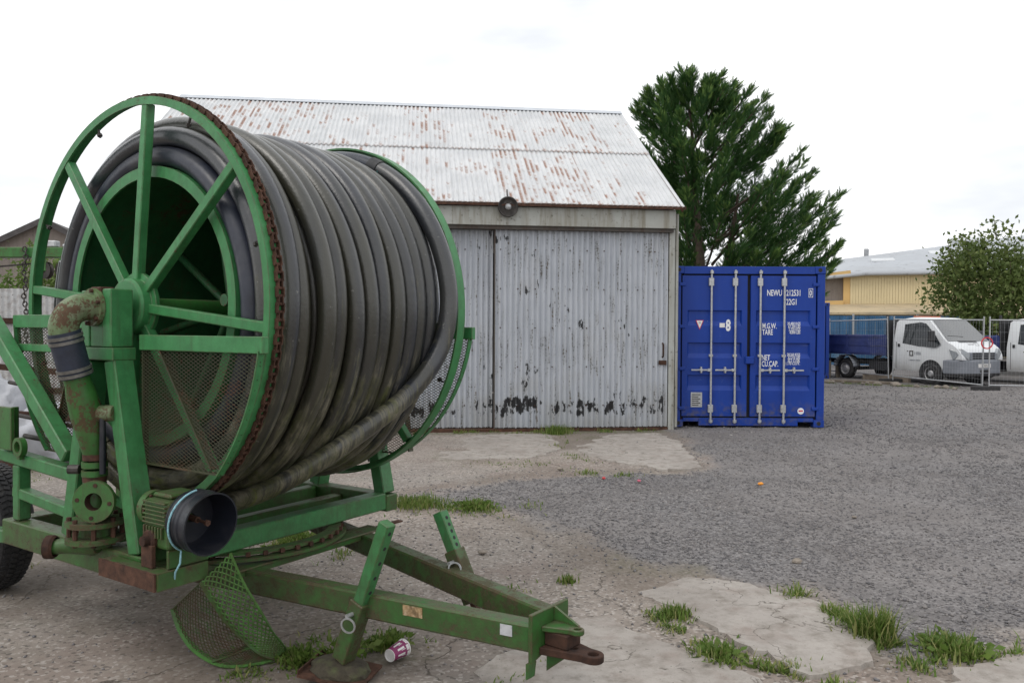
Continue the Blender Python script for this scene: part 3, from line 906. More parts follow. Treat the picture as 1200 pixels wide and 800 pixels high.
# mesh guards on both sides (expanded metal sectors concentric with the axle)
def guard(y, Rg, a0, a1, z0, x_in, brace, mat_m, left=False, du=0.034, dv=0.0165):
    sg = -1 if left else 1
    arc = [(Rg * math.cos(a0 + (a1 - a0) * k / 16), HZ + Rg * math.sin(a0 + (a1 - a0) * k / 16)) for k in range(17)]
    poly = [(x_in, arc[0][1])] + arc + [(x_in, arc[-1][1])]
    poly = [(sg * x, z) for x, z in poly]
    b = MB()
    zt = arc[0][1]
    b.box2((sg * x_in, y - 0.012, zt - 0.012), (sg * (arc[0][0] + 0.02), y + 0.022, zt + 0.058))
    gd = b.build('mesh_guard', G, TRL, bevel=0.003)
    b = MB()
    for k in range(16):
        p, q_ = arc[k], arc[k + 1]
        b.beam((sg * p[0], y, p[1]), (sg * q_[0], y, q_[1]), 0.006, 0.034, (0, 1, 0))
    b.build('edge_strip', G, gd)
    b = MB()
    b.beam((sg * brace[0], y + 0.012, zt - 0.013), (sg * brace[1], y + 0.012, arc[-1][1] + 0.02), 0.008, 0.04, (0, 1, 0))
    b.beam((sg * (x_in + 0.012), y + 0.012, zt - 0.013), (sg * (x_in + 0.012), y + 0.012, arc[-1][1]), 0.008, 0.026, (0, 1, 0))
    b.beam((sg * x_in, y + 0.012, arc[-1][1]), (sg * arc[-1][0], y + 0.012, arc[-1][1]), 0.008, 0.026, (0, 1, 0))
    b.build('brace_strip', M['green_mesh'], gd)
    xs = [p[0] for p in poly]
    zs = [p[1] for p in poly]
    P, Q = diamonds(min(xs), max(xs), min(zs), max(zs), du, dv)
    k = inpoly((P + Q) / 2, poly)
    P, Q = P[k], Q[k]
    P3 = np.stack([P[:, 0], np.full(len(P), y), P[:, 1]], 1)
    Q3 = np.stack([Q[:, 0], np.full(len(Q), y), Q[:, 1]], 1)
    N = np.tile([0.0, 1.0, 0.25], (len(P), 1))
    V, F = strands(P3, Q3, N, 0.0030, 0.0016)
    o = np_mesh('expanded_mesh', V, F, mat_m, gd)
    tag(o, kind='stuff')
    return gd
guard(-0.758, 1.065, R(-10.5), R(-43), 0.96, 0.21, (0.36, 0.73), M['green_mesh'])
gl = guard(-0.735, 1.01, R(-5.5), R(-48), 0.95, 0.24, (0.40, 0.62), M['green_mesh'], True)
MB().box2((-0.99, -0.75, 1.46), (-0.24, -0.722, 1.50)).build('cross_strip', G, gl, bevel=0.003)
guard(0.79, 0.965, R(-9), R(-64), 0.84, 0.26, (0.40, 0.5), M['green_mesh'])
guard(0.79, 0.965, R(-9), R(-60), 0.84, 0.26, (0.40, 0.5), M['green_mesh'], True)

# swivel pipe, rubber sleeve and valve column
def bend(p0, d0, d1, r, n=10):
    """centre-line of a bend of radius r starting at p0 heading d0, turning into d1"""
    p0, d0, d1 = Vector(p0), Vector(d0).normalized(), Vector(d1).normalized()
    ang = d0.angle(d1)
    ax = d0.cross(d1).normalized()
    cn_ = p0 + ax.cross(d0) * r
    return [cn_ + Matrix.Rotation(ang * k / n, 3, ax) @ (p0 - cn_) for k in range(n + 1)]
pl = [Vector((0, -0.845, 1.685)), Vector((0, -0.895, 1.685))]
bd = bend((0, -0.895, 1.685), (0, -1, 0.06), (0, 0.24, -1), 0.10, 12)
M['pipe_paint'] = mat_green('pipe_paint', (0.07, 0.17, 0.04), (0.19, 0.22, 0.14), 0.075, 0.9)
el = MB().tube(pl + bd[1:], 0.063, 20).build('pipe_elbow', M['pipe_paint'], TRL, 40)
b = MB()
b.lathe([(0, 0.063), (0, 0.088), (0.022, 0.088), (0.022, 0.063)], (0, -0.856, 1.685), (0, -1, 0), 28, True, True)
b.build('pipe_flange', M['pipe_paint'], el, 30)
for k in range(6):
    t = 2 * math.pi * k / 6 + 0.3
    b = MB()
    b.cyl((0.077 * math.cos(t), -0.876, 1.685 + 0.077 * math.sin(t)), (0.077 * math.cos(t), -0.892, 1.685 + 0.077 * math.sin(t)), 0.009, 6)
    b.build('bolt', M['rust'], el)
e0 = bd[-1]
dn = Vector((0, 0.27, -1)).normalized()
s1 = e0 + dn * 0.215
sl = MB().tube([e0 + dn * -0.01, e0 + dn * 0.03, e0 + dn * 0.11, e0 + dn * 0.20], [0.068, 0.07, 0.069, 0.07], 24).build('rubber_sleeve', M['sleeve'], TRL, 40)
for t in (0.012, 0.035, 0.165, 0.188):
    b = MB()
    b.lathe([(-0.007, 0.070), (-0.007, 0.0745), (0.007, 0.0745), (0.007, 0.070)], e0 + dn * t, dn, 28)
    b.build('hose_clamp', M['clamp'], sl, 30)
pc = [s1 - dn * 0.03, s1 + dn * 0.02, s1 + dn * 0.07, s1 + dn * 0.16, Vector((0, -0.862, 1.02)), Vector((0, -0.862, 0.985))]
vp = MB().tube(pc, [0.056, 0.056, 0.064, 0.070, 0.054, 0.046], 20).build('valve_column', M['green_heavy'], TRL, 50)
MB().tube([(0.0, -0.885, 1.19), (0.06, -0.862, 1.195), (0.135, -0.835, 1.2)], [0.04, 0.038, 0.038], 16).build('branch_pipe', M['pipe_paint'], vp, 40)
for z, r, m in ((0.99, 0.052, 'rust'), (0.955, 0.056, 'green_worn'), (0.915, 0.056, 'green_worn'), (0.89, 0.052, 'rust')):
    MB().lathe([(-0.014, 0.03), (-0.014, r), (0.014, r), (0.014, 0.03)], (0, -0.862, z), (0, 0, 1), 24).build('collar', M[m], vp, 30)
MB().cyl((-0.06, -0.90, 0.93), (-0.10, -0.93, 0.93), 0.022, 10).build('valve_stub', M['iron'], vp, 30)
MB().tube([(0, -0.862, 0.90), (0, -0.862, 0.83), (0.0, -0.86, 0.76), (0, -0.858, 0.68)], [0.046, 0.056, 0.062, 0.062], 20).build('lower_pipe', M['green_heavy'], vp, 40)
fd = Vector((0.55, -0.83, 0.05)).normalized()
fo = Vector((0.085, -0.905, 0.80))
b = MB()
b.lathe([(-0.10, 0.045), (0.0, 0.045), (0.0, 0.095), (0.022, 0.095), (0.022, 0.040)], fo, fd, 32)
of = b.build('outlet_flange', GW, TRL, 30)
MB().lathe([(0.0215, 0.0405), (-0.09, 0.039), (-0.09, 0.0)], fo, fd, 32).build('pipe_bore', M['rust_dark'], of, 30)
u_ = fd.orthogonal().normalized()
v_ = fd.cross(u_)
for k in range(4):
    t = math.pi / 4 + k * math.pi / 2
    p = fo + fd * 0.021 + (u_ * math.cos(t) + v_ * math.sin(t)) * 0.074
    MB().cyl(p, p + fd * 0.004, 0.010, 8).build('bolt_hole', M['rust_dark'], of)
b = MB()
b.lathe([(0, 0.05), (0, 0.128), (0.024, 0.128), (0.024, 0.05)], (0.0, -0.858, 0.675), (0, 0, 1), 36)
b.lathe([(0, 0.05), (0, 0.128), (0.024, 0.128), (0.024, 0.05)], (0.0, -0.858, 0.60), (0, 0, 1), 36)
fp = b.build('flange_pair', M['green_heavy'], TRL, 30)
for k in range(8):
    t = 2 * math.pi * k / 8 + 0.2
    MB().cyl((0.11 * math.cos(t), -0.858 + 0.11 * math.sin(t), 0.59), (0.11 * math.cos(t), -0.858 + 0.11 * math.sin(t), 0.715), 0.011, 6).build('bolt', M['rust'], fp)
MB().cyl((0, -0.858, 0.57), (0, -0.858, 0.675), 0.07, 20).build('pipe_neck', M['green_worn'], fp, 30)
b = MB()
b.tube([(-0.135, -0.99, 0.575), (-0.085, -0.955, 0.58), (-0.03, -0.915, 0.585), (0.03, -0.885, 0.588), (0.05, -0.875, 0.59)], [0.034, 0.036, 0.044, 0.05, 0.04], 18)
ip = b.build('inlet_pipe', GW, TRL, 40)
b = MB()
b.lathe([(-0.03, 0.036), (-0.03, 0.054), (0.0, 0.054), (0.012, 0.046), (-0.016, 0.034), (-0.016, 0.0)], (-0.128, -0.985, 0.575), (0.8, 0.6, 0), 24)
b.build('inlet_coupling', M['rust_dark'], ip, 30)
MB().tube([(0.085, -0.872, 1.18), (0.085, -0.872, 0.92)], 0.014, 10).build('gas_strut', M['bucket'], vp, 40)

# gearbox, motor base and drive cover
b = MB()
b.box2((0.16, -0.925, 0.485), (0.585, -0.857, 0.555))
b.box2((0.358, -0.8565, 0.487), (0.583, -0.68, 0.553))
mb = b.build('motor_base', M['green_heavy'], TRL, bevel=0.006)
MB().box2((0.5855, -0.925, 0.482), (0.594, -0.68, 0.558)).build('end_plate', GW, mb)
MB().box2((0.16, -0.935, 0.482), (0.585, -0.926, 0.558)).build('end_plate', M['rust'], mb)
b = MB()
b.box2((0.395, -0.865, 0.635), (0.575, -0.655, 0.845))
gb = b.build('gearbox', GW, TRL, bevel=0.018, segs=3)
for k in range(6):
    MB().box2((0.403, -0.877, 0.745 + k * 0.018), (0.567, -0.643, 0.752 + k * 0.018)).build('fin', GW, gb, bevel=0.002)
for k in range(7):
    MB().box2((0.412 + k * 0.021, -0.879, 0.685), (0.421 + k * 0.021, -0.855, 0.735)).build('fin', GW, gb, bevel=0.002)
MB().box2((0.41, -0.83, 0.846), (0.54, -0.69, 0.868)).build('top_cover', GW, gb, bevel=0.008)
b = MB()
b.lathe([(-0.03, 0.0), (-0.03, 0.07), (-0.022, 0.078), (0.016, 0.078), (0.016, 0.055), (0.05, 0.055)], (0.36, -0.785, 0.785), (1, 0, 0), 36)
fl = b.build('end_flange', GW, gb, 30)
for k in range(12):
    t = 2 * math.pi * k / 12
    MB().cyl((0.376, -0.785 + 0.067 * math.cos(t), 0.785 + 0.067 * math.sin(t)), (0.386, -0.785 + 0.067 * math.cos(t), 0.785 + 0.067 * math.sin(t)), 0.008, 6).build('bolt', M['rust'], gb)
b = MB()
b.lathe([(0, 0.045), (0.012, 0.045), (0.02, 0.038), (0.02, 0.024), (0.045, 0.022), (0.045, 0.0)], (0.455, -0.865, 0.672), (0, -1, 0), 24)
b.build('side_shaft', M['rust_dark'], gb, 30)
b = MB()
b.box2((0.42, -0.893, 0.556), (0.50, -0.872, 0.655))
b.build('mounting_foot', M['rust'], gb, bevel=0.003)
for x in (0.40, 0.555):
    MB().box2((x, -0.86, 0.556), (x + 0.015, -0.66, 0.636)).build('mounting_foot', GW, gb, bevel=0.003)
bx0 = Vector((0.583, -0.768, 0.768))
bax = Vector((1, 0.03, -0.08)).normalized()
b = MB()
b.lathe([(0.0, 0.02), (0.0, 0.118), (0.025, 0.126), (0.03, 0.131), (0.045, 0.131), (0.05, 0.127), (0.075, 0.129), (0.08, 0.134), (0.095, 0.134), (0.10, 0.130),
         (0.145, 0.133), (0.15, 0.136), (0.15, 0.129), (0.10, 0.125), (0.012, 0.112), (0.012, 0.02)], bx0, bax, 48)
bk = b.build('drive_cover', M['bucket'], TRL, 35)
b = MB()
b.tube([bx0 + bax * 0.0, bx0 + bax * 0.06], 0.014, 10)
b.tube([bx0 + bax * 0.06, bx0 + bax * 0.12], 0.007, 8)
b.cyl(bx0 + bax * 0.115, bx0 + bax * 0.128, 0.014, 6)
b.build('drive_shaft', M['rust'], bk, 40)
sp = []
for k in range(14):
    t = R(100 + k * 11)
    o_ = Vector((0, math.cos(t), math.sin(t)))
    sp.append(bx0 + bax * (0.085 - 0.05 * k / 13) + Vector((0, 1, 0)) * 0.14 * math.cos(t) + Vector((0, 0, 1)) * 0.14 * math.sin(t))
sp += [sp[-1] + Vector((0.01, -0.012, -0.05)), sp[-1] + Vector((-0.012, -0.02, -0.09)), sp[-1] + Vector((-0.03, -0.012, -0.13))]
MB().tube(sp, 0.0042, 6).build('tie_string', M['string'], bk, 40)

# slewing ring and lower chassis
b = MB()
b.ring((-0.03, 0, 0.472), (0, 0, 1), 0.53, 0.47, 0.018, 72)
b.ring((-0.03, 0, 0.445), (0, 0, 1), 0.56, 0.50, 0.016, 72)
sr = b.build('slewing_ring', M['green_heavy'], TRL, 30)
for k in range(40):
    t = 2 * math.pi * k / 40
    b = MB()
    b.box((-0.03 + 0.536 * math.cos(t), 0.536 * math.sin(t), 0.468), (0.018, 0.022, 0.02), Matrix.Rotation(t, 3, 'Z'))
    b.build('ring_tooth', M['rust'], sr)
MB().box2((0.34, -0.55, 0.412), (0.47, 0.60, 0.422)).build('cross_flat', M['green_heavy'], TRL, bevel=0.003)
MB().box2((0.45, -0.50, 0.385), (0.46, 0.50, 0.4115)).build('cross_flange', GW, TRL)
MB().box2((0.40, 0.602, 0.413), (0.44, 0.80, 0.421)).build('flat_bar', M['rust'], TRL)
# drawbar: two box beams meeting at the hitch
for p, q_ in (((-0.75, -0.482, 0.362), (1.988, -0.150, 0.352)), ((-0.75, 0.825, 0.362), (1.985, 0.012, 0.352))):
    bm_ = MB().beam(p, q_, 0.085, 0.112).build('drawbar_beam', M['green_heavy'], TRL, bevel=0.008)
    if p[1] < 0:
        d = (Vector(q_) - Vector(p)).normalized()
        nn = Vector((d.y, -d.x, 0))
        for s, wd, mt in ((1.42, 0.10, 'sticker'), (1.87, 0.055, 'foil')):
            c0 = Vector(p) + d * (s / d.x + 0.75 / d.x - 0.0) + nn * 0.0445
            M.setdefault('sticker', mat_simple('torn_sticker', (0.30, 0.20, 0.10), 0.7, 0, 0.6, 40, 0, (0.5, 0.45, 0.38)))
            M.setdefault('foil', mat_simple('pale_sticker', (0.42, 0.43, 0.45), 0.5, 0, 0.3, 40, 0, (0.2, 0.2, 0.2)))
            MB().box(c0 + Vector((0, 0, 0.02)), (wd, 0.002, 0.045), Matrix.Rotation(math.atan2(d.y, d.x), 3, 'Z')).build('torn_label', M[mt], bm_)
MB().beam((-1.0, -0.46, 0.35), (-1.0, 0.46, 0.35), 0.10, 0.10).build('chassis_beam', GW, TRL, bevel=0.006)
for sy in (-1, 1):
    MB().beam((-1.75, sy * 0.40, 0.36), (-0.76, sy * 0.40, 0.36), 0.09, 0.11).build('chassis_beam', GW, TRL, bevel=0.006)
MB().beam((-1.65, -0.52, 0.375), (-1.65, 0.62, 0.375), 0.07, 0.07).build('wheel_axle', GW, TRL, bevel=0.006)
# hitch
Mh = Matrix.Translation((1.99, -0.07, 0)) @ Matrix.Rotation(R(-5), 4, 'Z')
b = MB()
b.prism([(-0.135, 0.255), (-0.02, 0.285), (0.125, 0.285), (0.125, 0.455), (-0.135, 0.455), (-0.135, 0.30)], Mh @ Matrix.Rotation(R(90), 4, 'Z') @ Matrix.Rotation(R(90), 4, 'X'), 0.018)
hp = b.build('hitch_plate', M['green_heavy'], TRL, bevel=0.003)
def lug(z, L, w0, w1, t, hole, mat, xo=0.018, hole2=None):
    bm = bmesh.new()
    n = 20
    out = [(xo, -w0 / 2), (L - w1 * 0.9, -w1 / 2)] + [(L - w1 / 2 + w1 / 2 * math.sin(k * math.pi / n), -w1 / 2 * math.cos(k * math.pi / n)) for k in range(n + 1)] + [(L - w1 * 0.9, w1 / 2), (xo, w0 / 2)]
    holes = [(L - w1 / 2, hole)] + ([hole2] if hole2 else [])
    es = []
    vs = [bm.verts.new((x, y, 0)) for x, y in out]
    es += [bm.edges.new((vs[k], vs[(k + 1) % len(vs)])) for k in range(len(vs))]
    for hx, hr in holes:
        hv = [bm.verts.new((hx + hr * math.cos(2 * math.pi * k / 20), hr * math.sin(2 * math.pi * k / 20), 0)) for k in range(20)]
        es += [bm.edges.new((hv[k], hv[(k + 1) % 20])) for k in range(20)]
    bmesh.ops.triangle_fill(bm, use_beauty=True, edges=es)
    ff = bm.faces[:]
    # drop triangles that filled the holes
    for f_ in ff:
        c_ = f_.calc_center_median()
        if any((c_.x - hx) ** 2 + c_.y ** 2 < (hr * 0.93) ** 2 for hx, hr in holes): bm.faces.remove(f_)
    e = bmesh.ops.extrude_face_region(bm, geom=bm.faces[:])
    bmesh.ops.translate(bm, verts=[g for g in e['geom'] if isinstance(g, bmesh.types.BMVert)], vec=(0, 0, t))
    bmesh.ops.recalc_face_normals(bm, faces=bm.faces)
    me = bpy.data.meshes.new('hitch_lug')
    bmesh.ops.transform(bm, matrix=Mh @ Matrix.Translation((0, 0, z)), verts=bm.verts)
    bm.to_mesh(me)
    bm.free()
    me.materials.append(mat)
    o = bpy.data.objects.new('hitch_lug', me)
    col.objects.link(o)
    o.parent = hp
    bv = o.modifiers.new('bevel', 'BEVEL')
    bv.width = 0.003
    bv.limit_method = 'ANGLE'
    return o
lug(0.372, 0.175, 0.14, 0.055, 0.022, 0.015, M['green_heavy'])
lug(0.283, 0.265, 0.17, 0.085, 0.030, 0.023, M['rust_dark'], hole2=(0.135, 0.012))
for poly, off, th_ in (([(0, 0.395), (0.125, 0.395), (0, 0.452)], (0.018, 0.03, 0), 0.012), ([(0, 0.282), (0.10, 0.282), (0, 0.20)], (0.018, -0.02, 0), 0.012),
                       ([(-0.0, 0.262), (0.016, 0.262), (0.008, 0.20), (0.0, 0.20)], (0.001, -0.10, 0), 0.05)):
    MB().prism(poly, Mh @ Matrix.Translation(off) @ Matrix.Rotation(R(90), 4, 'X'), th_).build('gusset', GW, hp)
b = MB()
b.box(Mh @ Vector((0.075, 0, 0.343)), (0.11, 0.10, 0.056), Mh.to_3x3())
b.build('hitch_block', M['rust_dark'], hp, bevel=0.003)

# parking jacks
def jack(foot, top, split, yaw, grounded=True):
    foot, top = Vector(foot), Vector(top)
    d = (top - foot).normalized()
    b = MB()
    b.beam(foot + d * split, top, 0.058, 0.058, (0, 1, 0))
    jk = b.build('jack_leg', G, TRL, bevel=0.004)
    x = d
    y = Vector((0, 1, 0))
    z = x.cross(y).normalized()
    side = z if z.x > 0 else -z
    L = (top - foot).length
    n = 6
    for k in range(n):
        p = foot + d * (split + 0.06 + (L - split - 0.10) * k / (n - 1)) + side * 0.0292
        MB().cyl(p - side * 0.003, p + side * 0.0008, 0.0095, 12).build('pin_hole', M['seal'], jk)
    b = MB()
    b.beam(foot + d * 0.045, foot + d * (split + 0.075), 0.078, 0.078, (0, 1, 0))
    b.build('jack_sleeve', M['green_heavy'], jk, bevel=0.004)
    b = MB()
    b.beam(foot + d * 0.0, foot + d * 0.06, 0.03, 0.03, (0, 1, 0))
    b.build('jack_stub', M['rust'], jk)
    p = foot + d * (split + 0.02)
    b = MB()
    b.cyl(p - y * 0.075, p + y * 0.065, 0.010, 10)
    b.ring(p - y * 0.07 + side * 0.02 - d * 0.035, (side * 0.3 - y).normalized(), 0.036, 0.029, 0.006, 24)
    b.build('lock_pin', M['steel'], jk, 40)
    if not grounded: return jk
    Mf = Matrix.Translation((foot.x, foot.y, 0.03)) @ Matrix.Rotation(yaw, 4, 'Z') @ Matrix.Rotation(R(6), 4, 'Y')
    b = MB()
    b.prism([(-0.15, -0.13), (0.15, -0.13), (0.15, 0.13), (-0.15, 0.13)], Mf, 0.012)
    b.prism([(-0.15, -0.13), (-0.15, 0.13), (-0.145, 0.13), (-0.145, -0.13)], Mf @ Matrix.Translation((0, 0, 0.012)), 0.02)
    b.build('foot_plate', M['rust'], jk)
    # wedge of soil and moss on the plate
    bm = bmesh.new()
    bmesh.ops.create_icosphere(bm, subdivisions=3, radius=1)
    r_ = random.Random(int(yaw * 100) + 5)
    for v in bm.verts:
        nz = 0.8 + 0.35 * float(fbm(np.array([v.co.x * 3 + 5]), np.array([v.co.y * 3 + v.co.z * 2]), 7)[0])
        v.co = Vector((v.co.x * 0.145 * nz, v.co.y * 0.125 * nz, max(-0.1, v.co.z) * 0.05 * nz))
    bmesh.ops.transform(bm, matrix=Mf @ Matrix.Translation((0, 0, 0.015)), verts=bm.verts)
    me = bpy.data.meshes.new('soil')
    bm.to_mesh(me)
    bm.free()
    me.materials.append(M['soil'])
    o = bpy.data.objects.new('soil', me)
    col.objects.link(o)
    o.parent = jk
    return jk
M['soil'] = mat_simple('mossy_soil', (0.05, 0.042, 0.028), 0.95, 0, 0.4, 25, 0.8, (0.06, 0.085, 0.025))
jack((1.035, -0.305, 0.055), (1.30, -0.285, 0.745), 0.27, R(20))
jack((1.365, 0.295, 0.20), (1.130, 0.295, 0.66), 0.24, R(10), False)

# road wheels
def wheel(y, sg):
    wl_ = empty('wheel', (-1.655, y, 0.375))
    wl_.parent = TRL
    b = MB()
    b.lathe([(-0.10, 0.24), (-0.115, 0.30), (-0.105, 0.345), (-0.085, 0.366), (-0.04, 0.375), (0.04, 0.375), (0.085, 0.366), (0.105, 0.345), (0.115, 0.30), (0.10, 0.24), (-0.10, 0.24)], (0, 0, 0), (0, 1, 0), 64)
    for k in range(64):
        t = 2 * math.pi * k / 64
        for yy, sk in ((-0.062, 0.35), (-0.02, -0.35), (0.022, 0.35), (0.064, -0.35)):
            t2 = t + (0.03 if yy > 0 else 0)
            rr = 0.377 if abs(yy) < 0.04 else 0.371
            b.box((rr * math.cos(t2), yy, rr * math.sin(t2)), (0.012, 0.033, 0.022), Matrix.Rotation(-t2, 3, 'Y') @ Matrix.Rotation(sk, 3, 'X'))
    b.build('tyre', M['tyre'], wl_, 35)
    b = MB()
    b.lathe([(0.10, 0.245), (0.10, 0.225), (0.05, 0.20), (0.02, 0.12), (0.03, 0.07), (0.06, 0.05), (0.06, 0.0)], (0, 0, 0), (0, sg, 0), 36)
    b.build('rim', GW, wl_, 30)
wheel(-0.60, -1)
wheel(0.72, 1)

# ------------------------------------------------------------------ hose on the reel
HOSE = empty('coiled_hose', (-1.469, 4.424, 0), rz, label='thick black water hose wound in many turns round the green reel', cat='hose')
def hose_path(turns, start=R(90), steps=72, sag=0.02, seed=1, extra=0.0):
    r_ = random.Random(seed)
    pts = []
    for k in range(len(turns) - 1):
        (y0, r0), (y1, r1) = turns[k], turns[k + 1]
        sg_ = sag * r_.uniform(0.3, 1.5)
        ph = r_.uniform(0, 6)
        for s in range(steps):
            t = s / steps
            th = start - 2 * math.pi * t
            e = t * t * (3 - 2 * t)
            y, r = y0 + (y1 - y0) * e, r0 + (r1 - r0) * e
            low = max(0.0, -math.sin(th))
            r += sg_ * low ** 2 + 0.004 * math.sin(3 * th + ph)
            y += 0.007 * math.sin(2 * th + ph) + 0.006 * low * math.sin(ph * 2)
            pts.append((r * math.cos(th), y, HZ + r * math.sin(th)))
    return pts
inner = [(-0.553, 0.735), (-0.553, 0.735)] + [(-0.45 + 0.107 * k, 0.735) for k in range(10)]
MB().tube(hose_path(inner, R(-100), 60, 0.0, 3), 0.050, 12).build('inner_coil', M['hose_blue'], HOSE, 60)
mid = [(-0.548, 0.832), (-0.545, 0.836), (-0.44, 0.835), (-0.34, 0.832)] + [(-0.24 + 0.104 * k, 0.815) for k in range(8)]
MB().tube(hose_path(mid, R(-120), 72, 0.02, 5), 0.050, 14).build('middle_coil', M['hose'], HOSE, 60)
outer = [(-0.488, 0.900), (-0.478, 0.905), (-0.385, 0.880), (-0.275, 0.932), (-0.165, 0.868), (-0.065, 0.908), (0.035, 0.904), (0.13, 0.908), (0.225, 0.902), (0.318, 0.905), (0.41, 0.90), (0.495, 0.893), (0.565, 0.85)]
MB().tube(hose_path(outer, R(-95), 90, 0.045, 8), 0.0465, 16).build('outer_coil', M['hose'], HOSE, 60)
# last turn: lifts off at the far rim and falls back across the lower coils
ctrl = [(150, 0.55, 0.86), (120, 0.565, 0.895), (90, 0.572, 0.918), (70, 0.575, 0.928), (52, 0.578, 0.940), (34, 0.575, 0.955), (14, 0.570, 0.97), (1.5, 0.555, 0.98), (-10, 0.515, 0.985), (-19, 0.42, 1.0), (-28.5, 0.27, 1.01), (-38, 0.06, 1.02), (-50, -0.15, 1.03), (-66, -0.31, 1.025), (-84, -0.42, 1.01), (-105, -0.50, 0.985), (-130, -0.545, 0.94), (-160, -0.55, 0.90), (-200, -0.54, 0.87)]
def catmull(C, n):
    out = []
    for k in range(len(C) - 1):
        p0, p1, p2, p3 = (np.array(C[max(0, min(len(C) - 1, k + d))], float) for d in (-1, 0, 1, 2))
        for s in range(n):
            t = s / n
            out.append(0.5 * (2 * p1 + (p2 - p0) * t + (2 * p0 - 5 * p1 + 4 * p2 - p3) * t * t + (3 * p1 - p0 - 3 * p2 + p3) * t ** 3))
    return out
lp = [(r * math.cos(R(a)), y, HZ + r * math.sin(R(a))) for a, y, r in catmull(ctrl, 8)]
cut = 8 * 4 - 5
MB().tube(lp[:cut + 1], 0.050, 16).build('loose_turn', M['hose_clean'], HOSE, 60)
MB().tube(lp[cut:], 0.050, 16).build('loose_turn', M['hose'], HOSE, 60)
lj = MB().tube([Vector(lp[cut - 1]), Vector(lp[cut]), Vector(lp[cut + 1])], 0.0545, 20).build('hose_joint', M['rubber'], HOSE, 40)
jp = Vector(lp[cut + 1])
b = MB()
rk = random.Random(4)
for k in range(3):
    b.tube([jp + Vector((rk.uniform(-.07, .03), rk.uniform(-.08, -.02), rk.uniform(-.09, 0.0))) for _ in range(9)], 0.007, 6)
M['teal'] = mat_simple('teal_rope', (0.05, 0.16, 0.16), 0.8, 0, 0.4, 60)
b.build('rope_knot', M['teal'], HOSE, 60)

# ------------------------------------------------------------------ mesh guard that has dropped under the trailer
FG = empty('fallen_chain_guard', (-1.469, 4.424, 0), rz, label='bent green expanded mesh guard dropped on the ground below the drive cover', cat='guard')
Oc = [(0.213, -0.60, 0.246), (0.274, -0.60, 0.152), (0.364, -0.58, 0.068), (0.50, -0.53, 0.016), (0.606, -0.43, 0.016), (0.643, -0.365, 0.020)]
C1 = [(0.602, -0.72, 0.475), (0.603, -0.66, 0.37), (0.604, -0.58, 0.245), (0.62, -0.48, 0.122), (0.632, -0.42, 0.06), (0.644, -0.36, 0.022)]
C2 = [(0.683, -0.63, 0.595), (0.681, -0.56, 0.445), (0.687, -0.48, 0.306), (0.667, -0.38, 0.159), (0.652, -0.32, 0.09), (0.64, -0.272, 0.03)]
def along(C, t):
    t = np.clip(t, 0, 1) * (len(C) - 1)
    k = np.clip(t.astype(int), 0, len(C) - 2)
    f_ = (t - k)[:, None]
    C = np.array(C, float)
    p0, p1, p2, p3 = C[np.clip(k - 1, 0, None)], C[k], C[k + 1], C[np.clip(k + 2, None, len(C) - 1)]
    return 0.5 * (2 * p1 + (p2 - p0) * f_ + (2 * p0 - 5 * p1 + 4 * p2 - p3) * f_ ** 2 + (3 * p1 - p0 - 3 * p2 + p3) * f_ ** 3)
def ruled_mesh(name, A, B, du, dv, mat, wd):
    P, Q = diamonds(0, 1, 0, 1, du, dv)
    k = (P.min(1) >= -1e-6) & (Q.min(1) >= -1e-6) & (P.max(1) <= 1.0001) & (Q.max(1) <= 1.0001)
    P, Q = P[k], Q[k]
    ev = lambda S: along(A, S[:, 0]) * (1 - S[:, 1:]) + along(B, S[:, 0]) * S[:, 1:]
    mid_ = (P + Q) / 2
    e = 1e-3
    N = np.cross(ev(mid_ + [e, 0]) - ev(mid_), ev(mid_ + [0, e]) - ev(mid_))
    V, F = strands(ev(P), ev(Q), N, wd, 0.0035)
    o = np_mesh(name, V, F, mat, FG)
    tag(o, kind='stuff')
    return o
ruled_mesh('skirt_mesh', C1, C2, 0.05, 0.166, M['green_bright'], 0.0062)
ruled_mesh('face_mesh', Oc, C1, 0.045, 0.083, M['green_worn'], 0.0030)  # darker green on this face stands in for its shade
for C, wd, mt in ((Oc, 0.030, 'green_bright'), (C1, 0.026, 'green_worn'), (C2, 0.010, 'green_bright')):
    pts = along(C, np.linspace(0, 1, 26))
    b = MB()
    for k in range(25):
        b.beam(pts[k], pts[k + 1], wd, 0.005, (0.2, -0.5, 0.8))
    b.build('edge_bar', M[mt], FG)
b = MB()
pa, pb = along(Oc, np.array([0.52]))[0], along(C1, np.array([0.62]))[0]
b.beam(pa + (pb - pa) * 0.02, pb, 0.03, 0.005, (0.2, -0.5, 0.8))
pa, pb = along(Oc, np.array([0.0]))[0], along(C1, np.array([0.0]))[0]
b.beam(pa, pb, 0.02, 0.005, (0.2, -0.5, 0.8))
b.build('cross_bar', M['green_worn'], FG)

# ------------------------------------------------------------------ text helper
def text_mesh(body, size, mat, parent, name='lettering', M4=None, sx=0.62, bold=0.012, align='LEFT', line=0.95):
    cu = bpy.data.curves.new('txt', 'FONT')
    cu.body = body
    cu.size = size
    cu.offset = bold * size * 1.3
    cu.align_x = align
    cu.space_line = line
    cu.resolution_u = 2
    to = bpy.data.objects.new('txt', cu)
    me = bpy.data.meshes.new_from_object(to)
    bpy.data.objects.remove(to)
    bpy.data.curves.remove(cu)
    me.name = name
    me.transform((M4 or Matrix()) @ Matrix.Diagonal((sx, 1, 1, 1)))
    me.materials.clear()
    me.materials.append(mat)
    o = bpy.data.objects.new(name, me)
    col.objects.link(o)
    o.parent = parent
    return o

